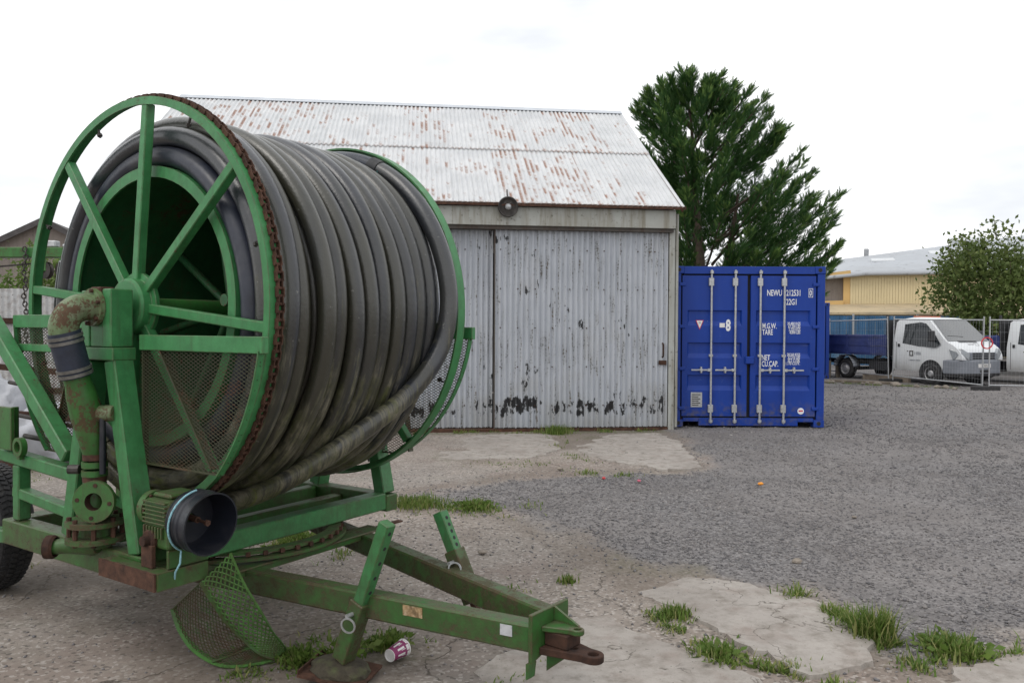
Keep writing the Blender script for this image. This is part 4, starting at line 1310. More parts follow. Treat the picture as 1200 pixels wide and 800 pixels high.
# ------------------------------------------------------------------ paper cup
CUP = empty('paper_cup', (-0.545, 3.80, 0.045), label='crumpled purple and white paper cup lying on its side by the jack foot', cat='cup')
cdir = Vector((0.50, 0.86, 0.02)).normalized()
CUP.rotation_euler = cdir.to_track_quat('Z', 'Y').to_euler()
M['cup_white'] = mat_simple('cup_white', (0.68, 0.67, 0.66), 0.6, 0, 0.08, 20, 0)
M['cup_purple'] = mat_simple('cup_purple', (0.22, 0.025, 0.11), 0.55, 0, 0.2, 30, 0.05)
b = MB()
b.lathe([(-0.052, 0.030), (0.048, 0.0395)], (0, 0, 0), (0, 0, 1), 36)
b.build('sleeve', M['cup_purple'], CUP, 40)
b = MB()
b.lathe([(0.0482, 0.0396), (0.0525, 0.0405), (0.0545, 0.0425), (0.056, 0.0405), (0.0525, 0.0385), (-0.045, 0.0285)], (0, 0, 0), (0, 0, 1), 36)
b.build('rim', M['cup_white'], CUP, 40)
b = MB()
b.lathe([(-0.0525, 0.0302), (-0.055, 0.0308), (-0.056, 0.029), (-0.049, 0.0275), (-0.048, 0.0)], (0, 0, 0), (0, 0, 1), 36)
b.build('base', M['cup_white'], CUP, 40)
def cup_mark(a0, a1, z0, z1):
    b = MB()
    n = 6
    vs = []
    for k in range(n + 1):
        a = a0 + (a1 - a0) * k / n
        for z in (z0, z1):
            r_ = 0.030 + (z + 0.052) * 0.095 + 0.0006
            vs.append((r_ * math.cos(a), r_ * math.sin(a), z))
    b.add(vs, [(2 * k, 2 * k + 2, 2 * k + 3, 2 * k + 1) for k in range(n)])
    b.build('print_mark', M['cup_white'], CUP)
for k in range(8):
    cup_mark(R(k * 45), R(k * 45 + 16), -0.030 + 0.004 * (k % 2), 0.018)
    cup_mark(R(k * 45 + 20), R(k * 45 + 25), -0.004, 0.022)
    cup_mark(R(k * 45 + 3), R(k * 45 + 40), 0.030 + 0.004 * (k % 3), 0.046)

# ------------------------------------------------------------------ shed (local: x to the left along the front, y back, z up)
TH = math.atan(0.119)
SHED = empty('corrugated_shed', (2.50, 12.63, 0), TH, label='old grey corrugated iron shed with rust streaked roof and sliding doors', cat='shed')
# local frame: x points right along the front; the shed spans x = -8.35 .. 0
SW, SD, EZ, RZ = 8.35, 7.5, 3.45, 5.80
def corrugated(name, wd, L, pitch, amp, mat, parent, M4, seg=8, rows=1, ragged=0.0, lowcut=None):
    n = int(round(wd / pitch * seg))
    x = np.linspace(0, wd, n + 1)
    zz = amp * np.cos(2 * np.pi * x / pitch)
    ys = np.linspace(0, L, rows + 1)
    V = np.concatenate([np.stack([x, np.full_like(x, y), zz], 1) for y in ys])
    if lowcut is not None:
        V[:n + 1, 1] += lowcut * nr.random(n + 1)
    A = np.array(M4)
    F = np.array([[r * (n + 1) + k, r * (n + 1) + k + 1, (r + 1) * (n + 1) + k + 1, (r + 1) * (n + 1) + k] for r in range(rows) for k in range(n)])
    o = np_mesh(name, V, F, mat, parent, smooth=True)
    o.matrix_local = M4
    return o
# walls: side and rear sheets, dark interior
up_ = Matrix.Rotation(R(90), 4, 'X')          # sheet y -> up, sheet z -> -y (towards the viewer)
for k in range(9):
    corrugated('wall_sheet', SD / 9 + 0.03, EZ - 0.02, 0.09, 0.012, M['shed_wall'], SHED, Matrix.Translation((0.0, SD / 9 * k, 0.0)) @ Matrix.Rotation(R(90), 4, 'Z') @ up_)
    corrugated('wall_sheet', SD / 9 + 0.03, EZ - 0.02, 0.09, 0.012, M['shed_wall'], SHED, Matrix.Translation((-SW, SD / 9 * k, 0.0)) @ Matrix.Rotation(R(90), 4, 'Z') @ up_)
b = MB()
b.add([(0, 0.0, EZ), (0, SD, EZ), (0, SD / 2, RZ - 0.03)], [(0, 1, 2)])
b.add([(-SW, 0.0, EZ), (-SW, SD, EZ), (-SW, SD / 2, RZ - 0.03)], [(0, 1, 2)])
b.add([(0, SD, 0), (-SW, SD, 0), (-SW, SD, EZ), (0, SD, EZ)], [(0, 1, 2, 3)])
b.build('gable_wall', M['shed_wall'], SHED)
# front: left fixed wall behind the reel, then two sliding doors
DT = 3.12
corrugated('wall_sheet', SW - 5.5, DT + 0.25, 0.09, 0.012, M['door'], SHED, Matrix.Translation((-SW, 0.0, 0.02)) @ up_)
def sliding_door(x0, x1, y, label):
    d = empty('sliding_door', (x0, y, 0.05))
    d.parent = SHED
    d['label'] = label
    W_ = x1 - x0
    ns = 4
    for k in range(ns):
        sw = W_ / ns
        corrugated('door_sheet', sw + (0.045 if k < ns - 1 else 0), DT - 0.02, sw / 8, 0.017, M['door'], d,
                   Matrix.Translation((k * sw, -0.0025 * (k % 2), 0)) @ up_, 10, 1, lowcut=0.02)
    b = MB()
    b.box2((0.0, 0.02, 0.0), (W_, 0.07, 0.08))
    b.box2((0.0, 0.02, DT - 0.12), (W_, 0.07, DT - 0.02))
    b.box2((0.0, 0.0185, 0.0), (0.07, 0.0715, DT - 0.02))
    b.box2((W_ - 0.07, 0.0185, 0.0), (W_, 0.0715, DT - 0.02))
    b.build('door_frame', M['fascia_dark'], d)
    # fixing bolts in rows
    for row in (0.35, 0.95, 1.55, 2.15, 2.75):
        for k in range(int(W_ / 0.27)):
            xx = 0.09 + 0.27 * k
            MB().cyl((xx, -0.015, row), (xx, -0.028, row), 0.011, 6).build('bolt', M['rust_dark'], d)
    MB().box2((-0.008, -0.02, 0.0), (0.012, 0.018, DT - 0.02)).build('edge_strip', M['fascia_dark'], d)
    return d
rd = sliding_door(-2.80, -0.06, -0.06, 'right sliding door with scuffed grey paint and black patches')
ld = sliding_door(-5.50, -2.82, 0.03, 'left sliding door set further back')
b = MB()
b.tube([(2.66, -0.02, 1.10), (2.66, -0.06, 1.12), (2.66, -0.06, 1.30), (2.66, -0.02, 1.32)], 0.014, 8)
b.box2((2.60, -0.035, 0.98), (2.72, -0.018, 1.05))
b.build('door_handle', M['rust_dark'], rd, 40)
# corner post and downpipe
MB().box2((-0.045, -0.10, 0.0), (0.045, 0.02, EZ - 0.30)).build('corner_post', M['fascia'], SHED, bevel=0.004)
MB().cyl((0.085, -0.06, 0.05), (0.085, -0.06, EZ - 0.05), 0.028, 12).build('downpipe', M['fascia'], SHED, 40)
# sliding-door rail cover (fascia box) and sill
MB().box2((-SW, -0.20, 3.155), (0.02, 0.0, 3.44)).build('fascia_board', M['fascia'], SHED, bevel=0.005)
MB().box2((-SW, -0.16, 3.10), (0.0, 0.0, 3.154)).build('door_rail', M['fascia_dark'], SHED)
MB().box2((-5.5, -0.09, 0.0), (-0.02, 0.09, 0.045)).build('door_sill', M['rust'], SHED)
b = MB()
b.beam((-SW - 0.1, -0.265, 3.465), (0.16, -0.265, 3.465), 0.02, 0.05)
b.build('gutter_edge', M['rust'], SHED)
# roof sheets: two courses of corrugated sheets on each slope
SLP = math.hypot(SD / 2 + 0.28, (RZ - EZ) * (1 + 0.28 / (SD / 2)))
ang = math.atan2(RZ - EZ, SD / 2)
ns = 12
sw = (SW + 0.24) / ns
for side in (0, 1):
    for row in (0, 1):
        for k in range(ns):
            base = Matrix.Translation((-SW - 0.12 + k * sw, -0.28, EZ - 0.28 * math.tan(ang) + 0.20)) @ Matrix.Rotation(ang, 4, 'X')
            if side: base = Matrix.Translation((-SW / 2, SD / 2, 0)) @ Matrix.Rotation(math.pi, 4, 'Z') @ Matrix.Translation((SW / 2, -SD / 2, 0)) @ base
            off = SLP * 0.5 * row - (0.08 if row else 0)
            corrugated('roof_sheet', sw + 0.035, SLP * 0.5 + (0.08 if row else 0.0), sw / 9, 0.0125, M['roof'], SHED,
                       base @ Matrix.Translation((0, off, 0.012 * row + 0.0015 * (k % 2))), 6)
RZ2 = EZ + 0.20 + (SD / 2) * math.tan(ang)
b = MB()
for sy in (-1, 1):
    b.beam((-SW - 0.14, SD / 2 + sy * 0.075, RZ2 - 0.010), (0.14, SD / 2 + sy * 0.075, RZ2 - 0.010), 0.17, 0.006, (0, sy * math.sin(ang), math.cos(ang)))
rc_ = b.build('ridge_cap', M['steel'], SHED)
rc_.data.materials.clear()
M['ridge'] = mat_simple('ridge_lead', (0.46, 0.49, 0.53), 0.5, 0.0, 0.12, 3)
rc_.data.materials.append(M['ridge'])
b = MB()
for xx in (0.10, -SW - 0.10):
    b.beam((xx, -0.28, EZ + 0.20 - 0.28 * math.tan(ang) - 0.04), (xx, SD / 2, RZ2 - 0.05), 0.03, 0.06)
    b.beam((xx, SD + 0.28, EZ + 0.20 - 0.28 * math.tan(ang) - 0.04), (xx, SD / 2, RZ2 - 0.05), 0.03, 0.06)
b.build('barge_board', M['rust'], SHED)
b = MB()
b.lathe([(-0.10, 0.03), (-0.07, 0.05), (-0.05, 0.15), (-0.02, 0.155), (0.0, 0.145), (-0.03, 0.10), (-0.035, 0.0)], (-2.62, -0.30, 3.42), (0, -1, -0.15), 28)
lampo = b.build('flood_lamp', M['iron'], SHED, 30)
MB().lathe([(-0.03, 0.0), (-0.0, 0.05), (0.035, 0.035), (0.045, 0.0)], (-2.62, -0.30, 3.42), (0, -1, -0.15), 16).build('lamp_bulb', M['steel'], lampo, 40)
MB().tube([(-2.62, -0.24, 3.43), (-2.62, -0.21, 3.55), (-2.62, -0.15, 3.62), (-2.61, -0.02, 3.72)], 0.012, 8).build('lamp_bracket', M['iron'], lampo, 40)

# ------------------------------------------------------------------ shipping containers
def container(loc, rzc, label, detail):
    C = empty('shipping_container', loc, rzc, label=label, cat='container', group='blue shipping containers')
    W_, H_, L_ = 2.438, 2.591, 6.058
    BL = M['blue']
    hw = W_ / 2
    # corner posts, castings and rails
    for sx in (-1, 1):
        for yy in (0.0, L_ - 0.16):
            b = MB()
            b.box2((sx * hw, yy + 0.006, 0.118), (sx * (hw - 0.12), yy + 0.154, H_ - 0.118))
            b.build('corner_post', BL, C, bevel=0.006)
            for zz in (0.0, H_ - 0.118):
                b = MB()
                b.box2((sx * (hw + 0.003), yy - 0.002, zz), (sx * (hw - 0.165), yy + 0.16, zz + 0.118))
                cc = b.build('corner_casting', BL, C, bevel=0.006)
                b = MB()
                b.cyl((sx * (hw - 0.085), yy - 0.004, zz + 0.06), (sx * (hw - 0.085), yy + 0.01, zz + 0.06), 0.033, 16)
                b.cyl((sx * (hw + 0.004), yy + 0.08, zz + 0.06), (sx * (hw - 0.01), yy + 0.08, zz + 0.06), 0.033, 16)
                b.build('casting_hole', M['seal'], cc)
        b = MB()
        b.box2((sx * hw, 0.161, 0.0), (sx * (hw - 0.06), L_ - 0.161, 0.15))
        b.box2((sx * hw, 0.161, H_ - 0.09), (sx * (hw - 0.06), L_ - 0.161, H_ - 0.03))
        b.build('side_rail', BL, C, bevel=0.004)
        # corrugated side wall
        pts = []
        y = 0.16
        while y < L_ - 0.2:
            for dy, dx in ((0, 0), (0.07, 0), (0.105, 0.036), (0.175, 0.036)):
                pts.append((y + dy, dx))
            y += 0.21
        pts.append((L_ - 0.15, 0))
        n = len(pts)
        vs = [(sx * (hw - 0.012 - d), yy, 0.14) for yy, d in pts] + [(sx * (hw - 0.012 - d), yy, H_ - 0.08) for yy, d in pts]
        b = MB()
        b.add(vs, [(k, k + 1, n + k + 1, n + k) for k in range(n - 1)])
        b.build('side_wall', BL, C)
    b = MB()
    b.box2((-hw + 0.06, 0.10, H_ - 0.05), (hw - 0.06, L_ - 0.06, H_ - 0.035))
    b.build('roof_panel', BL, C)
    MB().box2((-hw + 0.12, L_ - 0.06, 0.12), (hw - 0.12, L_ - 0.02, H_ - 0.1)).build('rear_wall', BL, C)
    MB().box2((-hw + 0.06, 0.06, 0.10), (hw - 0.06, L_ - 0.08, 0.14)).build('floor_panel', M['rust_dark'], C)
    b = MB()
    b.box2((-hw + 0.166, 0.004, H_ - 0.125), (hw - 0.166, 0.12, H_ - 0.004))
    b.build('door_header', BL, C, bevel=0.005)
    b = MB()
    b.box2((-hw + 0.42, 0.004, 0.02), (hw - 0.42, 0.12, 0.145))
    b.box2((-hw + 0.166, 0.006, 0.085), (-hw + 0.4195, 0.118, 0.1455))
    b.box2((hw - 0.4195, 0.006, 0.085), (hw - 0.166, 0.118, 0.1455))
    b.build('door_sill', BL, C, bevel=0.005)
    b = MB()
    b.box2((-hw + 0.121, 0.075, 0.146), (hw - 0.121, 0.10, H_ - 0.126))
    b.build('door_seal', M['seal'], C)
    if not detail: return C
    zb, zt = 0.172, H_ - 0.150
    for sx in (-1, 1):
        # one door leaf with three pressed recesses
        x0, x1 = (-hw + 0.145, -0.028) if sx < 0 else (0.028, hw - 0.145)
        D = empty('container_door', (x0, 0.016, zb))
        D.parent = C
        w_, h_ = x1 - x0, zt - zb
        prof = []
        cut = [(0.175, 0.285), (0.405, 0.515), (0.635, 0.745)]
        zz = [0.0]
        d_ = [0.0]
        for a, c in cut:
            a, c = a * h_ + 0.02, c * h_ + 0.02
            for z_, q in ((a, 0.0), (a + 0.075, 0.036), (c - 0.01, 0.036), (c, 0.0)):
                zz.append(z_); d_.append(q)
        zz.append(h_); d_.append(0.0)
        b = MB()
        xa, xb = 0.085, w_ - 0.085
        vs = []
        for z_, q in zip(zz, d_):
            vs += [(0, 0, z_), (xa, 0, z_), (xa + (0.025 if q else 0), q, z_), (xb - (0.025 if q else 0), q, z_), (xb, 0, z_), (w_, 0, z_)]
        fs = []
        for k in range(len(zz) - 1):
            for e in range(5):
                fs.append((6 * k + e, 6 * k + e + 1, 6 * (k + 1) + e + 1, 6 * (k + 1) + e))
        b.add(vs, fs)
        dp = b.build('door_panel', BL, D)
        b = MB()
        b.box2((0.0, 0.0025, 0.0), (0.012, 0.05, h_))
        b.box2((w_ - 0.012, 0.0025, 0.0), (w_, 0.05, h_))
        b.build('door_edge', BL, D)
        for z_ in (0.10, 0.74, 1.42, 2.10):
            xh = -0.055 if sx < 0 else w_ - 0.055
            b = MB()
            b.box2((xh, -0.022, z_), (xh + 0.11, -0.002, z_ + 0.055))
            b.build('hinge', BL, D, bevel=0.012, segs=2)
        for xr in ((0.46, 0.845) if sx < 0 else (0.145, 0.53)):
            b = MB()
            b.cyl((xr, -0.036, -0.11), (xr, -0.036, h_ + 0.09), 0.0175, 14)
            bar = b.build('lock_bar', M['steel'], D, 40)
            for z_ in (0.06, h_ - 0.17):
                b = MB()
                b.box2((xr - 0.045, -0.052, z_), (xr + 0.038, -0.001, z_ + 0.13))
                b.build('bar_bracket', M['steel'], bar, bevel=0.008)
            for z_ in (-0.075, h_ + 0.05):
                b = MB()
                b.cyl((xr, -0.045, z_ - 0.02), (xr, -0.045, z_ + 0.022), 0.032, 12)
                b.build('bar_cam', M['steel'], bar, 40)
            b = MB()
            b.box2((xr - 0.035, -0.046, 0.96), (xr + 0.03, -0.001, 1.0))
            b.build('bar_guide', M['steel'], bar, bevel=0.004)
            sg_ = -1 if sx < 0 else 1
            b = MB()
            b.box2((xr, -0.056, 0.735), (xr + sg_ * 0.32, -0.045, 0.760))
            b.build('lock_handle', M['steel'], bar, bevel=0.004)
            b = MB()
            b.cyl((xr + sg_ * 0.16, -0.07, 0.748), (xr + sg_ * 0.16, -0.001, 0.748), 0.026, 10)
            b.box2((xr + sg_ * 0.16 - 0.013, -0.064, 0.70), (xr + sg_ * 0.16 + 0.013, -0.004, 0.80))
            b.box2((xr + sg_ * 0.005, -0.062, 0.725), (xr + sg_ * 0.055, -0.020, 0.77))
            b.build('handle_catch', M['steel'], bar, bevel=0.003)
        # printing
        TM = lambda x, z_: Matrix.Translation((x, -0.004, z_)) @ Matrix.Rotation(R(90), 4, 'X')
        Wp = M['white_print']
        if sx > 0:
            text_mesh('NEWU', 0.135, Wp, dp, M4=TM(0.255, h_ - 0.32), sx=0.60)
            text_mesh('212531', 0.135, Wp, dp, M4=TM(0.565, h_ - 0.32), sx=0.60)
            text_mesh('0', 0.135, Wp, dp, M4=TM(0.938, h_ - 0.32), sx=0.60)
            b = MB()
            for a_, c_ in (((0.925, -0.006, h_ - 0.345), (0.995, -0.004, h_ - 0.337)), ((0.925, -0.006, h_ - 0.21), (0.995, -0.004, h_ - 0.202)),
                           ((0.925, -0.006, h_ - 0.337), (0.931, -0.004, h_ - 0.21)), ((0.989, -0.006, h_ - 0.337), (0.995, -0.004, h_ - 0.21))):
                b.box2(a_, c_)
            b.build('print_box', Wp, dp)
            text_mesh('22G1', 0.135, Wp, dp, M4=TM(0.565, h_ - 0.465), sx=0.60)
            text_mesh('M.G.W.\nTARE', 0.125, Wp, dp, M4=TM(0.185, h_ - 0.85), sx=0.58, line=0.80)
            text_mesh('NET\nCU.CAP.', 0.125, Wp, dp, M4=TM(0.180, h_ - 1.36), sx=0.58, line=0.80)
            text_mesh('30,480 KGS\n67,200 LBS\n2,220 KGS\n4,890 LBS', 0.066, Wp, dp, M4=TM(0.80, h_ - 0.79), sx=0.66, align='RIGHT', line=0.72)
            text_mesh('28,260 KGS\n62,310 LBS\n33.2 CU.M.\n1,170 CU.FT.', 0.066, Wp, dp, M4=TM(0.80, h_ - 1.29), sx=0.66, align='RIGHT', line=0.72)
            b = MB()
            b.cyl((0.82, -0.001, 0.09), (0.82, -0.004, 0.09), 0.052, 24)
            sk = b.build('round_sticker', Wp, dp)
            MB().box2((0.785, -0.006, 0.082), (0.855, -0.0045, 0.104)).build('print_mark', M['red_print'], sk)
        else:
            text_mesh('8', 0.25, Wp, dp, M4=TM(0.70, h_ - 0.885), sx=0.62, bold=0.03)
            b = MB()
            b.box2((0.60, -0.005, h_ - 0.835), (0.685, -0.003, h_ - 0.765))
            b.build('small_emblem', M['cup_white'], dp)
            b = MB()
            b.add([(0.215, -0.003, h_ - 0.72), (0.345, -0.003, h_ - 0.72), (0.28, -0.003, h_ - 0.875)], [(0, 1, 2)])
            st = b.build('triangle_sticker', M['red_print'], dp)
            b = MB()
            b.add([(0.230, -0.005, h_ - 0.728), (0.330, -0.005, h_ - 0.728), (0.28, -0.005, h_ - 0.85)], [(0, 1, 2)])
            b.build('sticker_face', Wp, st)
            MB().box2((0.262, -0.0068, h_ - 0.775), (0.298, -0.0055, h_ - 0.745)).build('print_mark', M['steel'], st)
            b = MB()
            b.box2((0.145, -0.006, 0.145), (0.33, -0.002, 0.385))
            pt = b.build('data_plate', M['steel'], dp, bevel=0.01)
            for k in range(6):
                MB().box2((0.165, -0.0085, 0.17 + 0.034 * k), (0.27 + 0.03 * (k % 2), -0.0065, 0.184 + 0.034 * k)).build('print_mark', M['dark_print'], pt)
    MB().box2((-0.06, -0.03, 1.02), (0.08, -0.001 + 0.016, 1.14)).build('door_lock_box', BL, C, bevel=0.01)
    return C
container((3.822, 12.84, 0.018), R(-0.4), 'blue shipping container with white lettering and lock bars beside the shed', True)
c2 = container((9.62, 27.2, -0.08), R(0), 'blue shipping container mostly hidden behind the lettered one', False)
MB().box2((-1.07, -0.005, 0.17), (1.07, 0.03, 2.44)).build('container_door', M['blue'], c2)

# ------------------------------------------------------------------ corrugated boundary fence on the left
CF = empty('corrugated_fence', (-7.9, 12.2, 0), R(4), label='pale corrugated iron fence with rusty rails behind the trailer', cat='fence')
for k in range(14):
    corrugated('fence_sheet', 0.70, 2.12 + 0.02 * (k % 3), 0.09, 0.012, M['fence_sheet'], CF, Matrix.Translation((-3.5 + 0.66 * k, 0.003 * (k % 2), 0.0)) @ up_)
for z_ in (0.55, 1.62):
    MB().box2((-3.5, -0.06, z_), (5.8, -0.014, z_ + 0.09)).build('fence_rail', M['rust_dark'], CF)

# ------------------------------------------------------------------ house behind the fence
HS = empty('house', (-19.6, 33.5, 0), R(14), label='grey rendered house gable with dark tiled roof beyond the fence', cat='house')
M['render'] = mat_weathered('house_render', (0.26, 0.225, 0.20), (0.22, 0.19, 0.17), (0.17, 0.15, 0.13), 0.4)
M['tile'] = mat_simple('roof_tile', (0.065, 0.06, 0.06), 0.8, 0, 0.3, 3, 0.4)
b = MB()
b.box2((-4.3, 0, 0), (4.3, 9, 3.6))
b.prism([(-4.3, 3.602), (4.3, 3.602), (0, 5.95)], Matrix.Translation((0, 9, 0)) @ Matrix.Rotation(R(90), 4, 'X'), 9)
b.build('wall', M['render'], HS)
for sg in (-1, 1):
    rf = MB().beam((sg * 4.55, 4.5, 3.52), (sg * 0.0, 4.5, 6.0), 9.6, 0.12, (0, 0, 1)).build('roof', M['tile'], HS)
    MB().beam((sg * 4.6, -0.36, 3.46), (0, -0.36, 5.97), 0.06, 0.22).build('barge_board', M['tile'], rf)

# ------------------------------------------------------------------ lifting frame with pulleys and chain behind the reel (left)
GF = empty('lifting_frame', (-4.3, 7.0, 0), R(-2), label='green steel lifting frame with pulleys and hanging chain behind the reel', cat='frame')
MB().beam((-1.1, 0, 2.235), (0.95, 0, 2.235), 0.10, 0.09).build('top_beam', GW, GF, bevel=0.006)
for x in (-1.1, 0.9):
    MB().beam((x, 0.0, 0.0), (x, 0.0, 2.189), 0.10, 0.10, (0, 1, 0)).build('post', GW, GF, bevel=0.006)
for x in (0.22, 0.38):
    b = MB()
    b.lathe([(-0.02, 0.02), (-0.02, 0.075), (-0.008, 0.058), (0.008, 0.058), (0.02, 0.075), (0.02, 0.02)], (x, -0.02, 2.08), (0.3, 1, 0), 28)
    pu = b.build('pulley', M['iron'], GF, 30)
    MB().box2((x - 0.02, -0.05, 2.075), (x + 0.02, -0.042, 2.19)).build('pulley_strap', GW, pu)
b = MB()
b.box2((0.14, -0.04, 2.281), (0.32, 0.04, 2.34))
b.box2((0.37, -0.03, 2.281), (0.43, 0.03, 2.31))
b.build('winch_block', M['steel'], GF, bevel=0.01)
b = MB()
for k in range(26):
    z_ = 2.26 - k * 0.034
    for sgn_ in (-1, 1):
        Mx = Matrix.Rotation(R(35 + 90 * (k % 2)), 3, 'Z')
        cpt = Vector((0.07 + 0.01 * math.sin(k * 0.9), -0.075, z_))
        pts = [cpt + Mx @ Vector((0.016 * math.cos(t), 0, 0.024 * math.sin(t))) for t in np.linspace(0, 2 * math.pi, 11)[:-1]]
    b.tube(pts, 0.006, 6, closed=True)
tag(b.build('hanging_chain', M['iron'], GF, 60), kind='stuff')
MB().tube([(-1.1, -0.04, 2.13), (-0.3, -0.04, 2.10), (0.2, -0.04, 2.145)], 0.008, 6).build('wire_rope', M['iron'], GF, 60)
b = MB()
for z_ in (1.3, 0.9, 0.45):
    b.beam((-1.049, 0, z_), (0.849, 0, z_ - 0.15), 0.05, 0.05)
b.build('cross_tie', M['rust_dark'], GF)

# ------------------------------------------------------------------ rubbish bags along the fence
M['bag'] = mat_simple('woven_bag', (0.36, 0.37, 0.40), 0.6, 0, 0.15, 8, 0.2, (0.32, 0.33, 0.36))
M['bag_blue'] = mat_simple('blue_print', (0.05, 0.12, 0.28), 0.6, 0, 0.3, 8)
def bag(loc, dims, seed, label):
    r_ = random.Random(seed)
    bm = bmesh.new()
    bmesh.ops.create_icosphere(bm, subdivisions=4, radius=1)
    for v in bm.verts:
        c_ = v.co.copy()
        p = np.array([c_.x * 2.2 + seed * 3.1]), np.array([c_.y * 2.2 + c_.z * 2.7])
        n_ = float(fbm(p[0], p[1], seed, 4)[0])
        n2 = abs(float(fbm(p[0] * 3.1, p[1] * 3.1, seed + 9, 3)[0]) - 0.5)
        s_ = 0.72 + 0.5 * n_ - 0.45 * n2
        e = 0.75
        sq = Vector([math.copysign(abs(q) ** e, q) for q in c_])
        v.co = Vector((sq.x * dims[0] * s_, sq.y * dims[1] * s_, max(sq.z, -0.62) * dims[2] * s_))
    lo = min(v.co.z for v in bm.verts)
    for v in bm.verts: v.co.z -= lo
    me = bpy.data.meshes.new('rubble_bag')
    bm.to_mesh(me)
    bm.free()
    me.polygons.foreach_set('use_smooth', [True] * len(me.polygons))
    me.materials.append(M['bag'])
    o = bpy.data.objects.new('rubble_bag', me)
    o.location = loc
    o.rotation_euler = (0, 0, r_.uniform(0, 3))
    col.objects.link(o)
    tag(o, label, 'bag', 'white rubble bags by the fence')
    return o
bag((-6.25, 9.7, 0.0), (0.50, 0.38, 0.62), 2, 'tall white plastic rubble bag slumped against the corrugated fence')
bag((-5.35, 9.3, 0.0), (0.62, 0.42, 0.42), 5, 'wide flat white rubble bag beside the tall one')
bag((-4.95, 9.9, 0.0), (0.5, 0.42, 0.62), 8, 'white rubble bag leaning half behind the spoked rim')
bag((-6.0, 8.9, 0.0), (0.52, 0.34, 0.26), 12, 'small crumpled white bag lying in front of the taller bags')

# ------------------------------------------------------------------ foliage helpers
def leafy(name, P, D, S, tone, mat, parent, template, faces):
    """place a leaf-spray template at P with direction D and size S"""
    n = len(P)
    D = D / (np.linalg.norm(D, axis=1)[:, None] + 1e-9)
    rv = nr.normal(size=(n, 3))
    A = np.cross(D, rv)
    A /= np.linalg.norm(A, axis=1)[:, None] + 1e-9
    B = np.cross(A, D)
    T = np.asarray(template, float)
    V = (T[None, :, 0, None] * D[:, None] + T[None, :, 1, None] * A[:, None] + T[None, :, 2, None] * B[:, None]) * S[:, None, None] + P[:, None]
    F = (np.asarray(faces)[None] + (np.arange(n) * len(T))[:, None, None]).reshape(-1, len(faces[0]))
    o = np_mesh(name, V.reshape(-1, 3), F, mat, parent)
    a_ = o.data.attributes.new('tone', 'FLOAT', 'POINT')
    a_.data.foreach_set('value', np.repeat(tone, len(T)).astype(np.float32))
    return o

def spray_template():
    """flat feathery conifer spray: a mid rib with side plumes"""
    V, F = [], []
    def blade(p, d, L, wd, zc):
        p, d = np.array(p), np.array(d) / np.linalg.norm(d)
        s = np.array([-d[1], d[0]])
        k = len(V)
        q0, q1, q2 = p + s * wd / 2, p - s * wd / 2, p + d * L
        V.extend([(q0[0], q0[1], zc), (q1[0], q1[1], zc), (q2[0], q2[1], zc - 0.05 * L)])
        F.append((k, k + 1, k + 2))
    blade((0, 0), (1, 0), 1.0, 0.05, 0)
    for k in range(9):
        t = 0.08 + 0.095 * k
        for sg in (-1, 1):
            blade((t, 0), (0.86, sg * (0.62 - 0.03 * k)), 0.40 - 0.028 * k, 0.058, 0.03 * sg)
    return V, F

def limb_mesh(parent, limbs, mat, name='limb'):
    for pts, r0, r1 in limbs:
        n = len(pts)
        MB().tube(pts, [r0 + (r1 - r0) * k / (n - 1) for k in range(n)], 6).build(name, mat, parent, 60)

# ------------------------------------------------------------------ conifer
CT = empty('conifer_tree', (5.35, 22.5, 0), label='tall dark green windswept conifer rising behind the blue container', cat='tree')
zs = np.array([1.9, 2.9, 3.6, 4.4, 5.2, 6.0, 6.8, 7.5, 8.1, 8.55])
xl = np.array([-0.9, -1.35, -1.6, -1.75, -1.9, -2.05, -2.1, -2.05, -1.75, -0.9])
xr = np.array([3.0, 3.6, 3.9, 4.0, 3.5, 3.0, 2.45, 1.9, 1.2, 0.3])
trunk = [(0.05, 0, -0.1), (0.0, 0, 1.5), (-0.05, 0.05, 3.2), (-0.2, 0, 5.2), (-0.35, 0, 7.6)]
MB().tube(trunk, [0.26, 0.22, 0.17, 0.10, 0.03], 12).build('trunk', M['bark'], CT, 60)
MB().tube([(0.35, 0.15, -0.1), (0.45, 0.1, 1.6), (0.75, 0.1, 3.4), (1.0, 0.0, 5.4)], [0.2, 0.17, 0.11, 0.03], 10).build('trunk', M['bark'], CT, 60)
MB().tube([(-0.3, 0.1, -0.1), (-0.45, 0.1, 1.6), (-0.75, 0, 3.6), (-1.0, 0, 5.6)], [0.17, 0.14, 0.09, 0.03], 10).build('trunk', M['bark'], CT, 60)
limbs, SP, SDir, SS, ST = [], [], [], [], []
rt_ = random.Random(21)
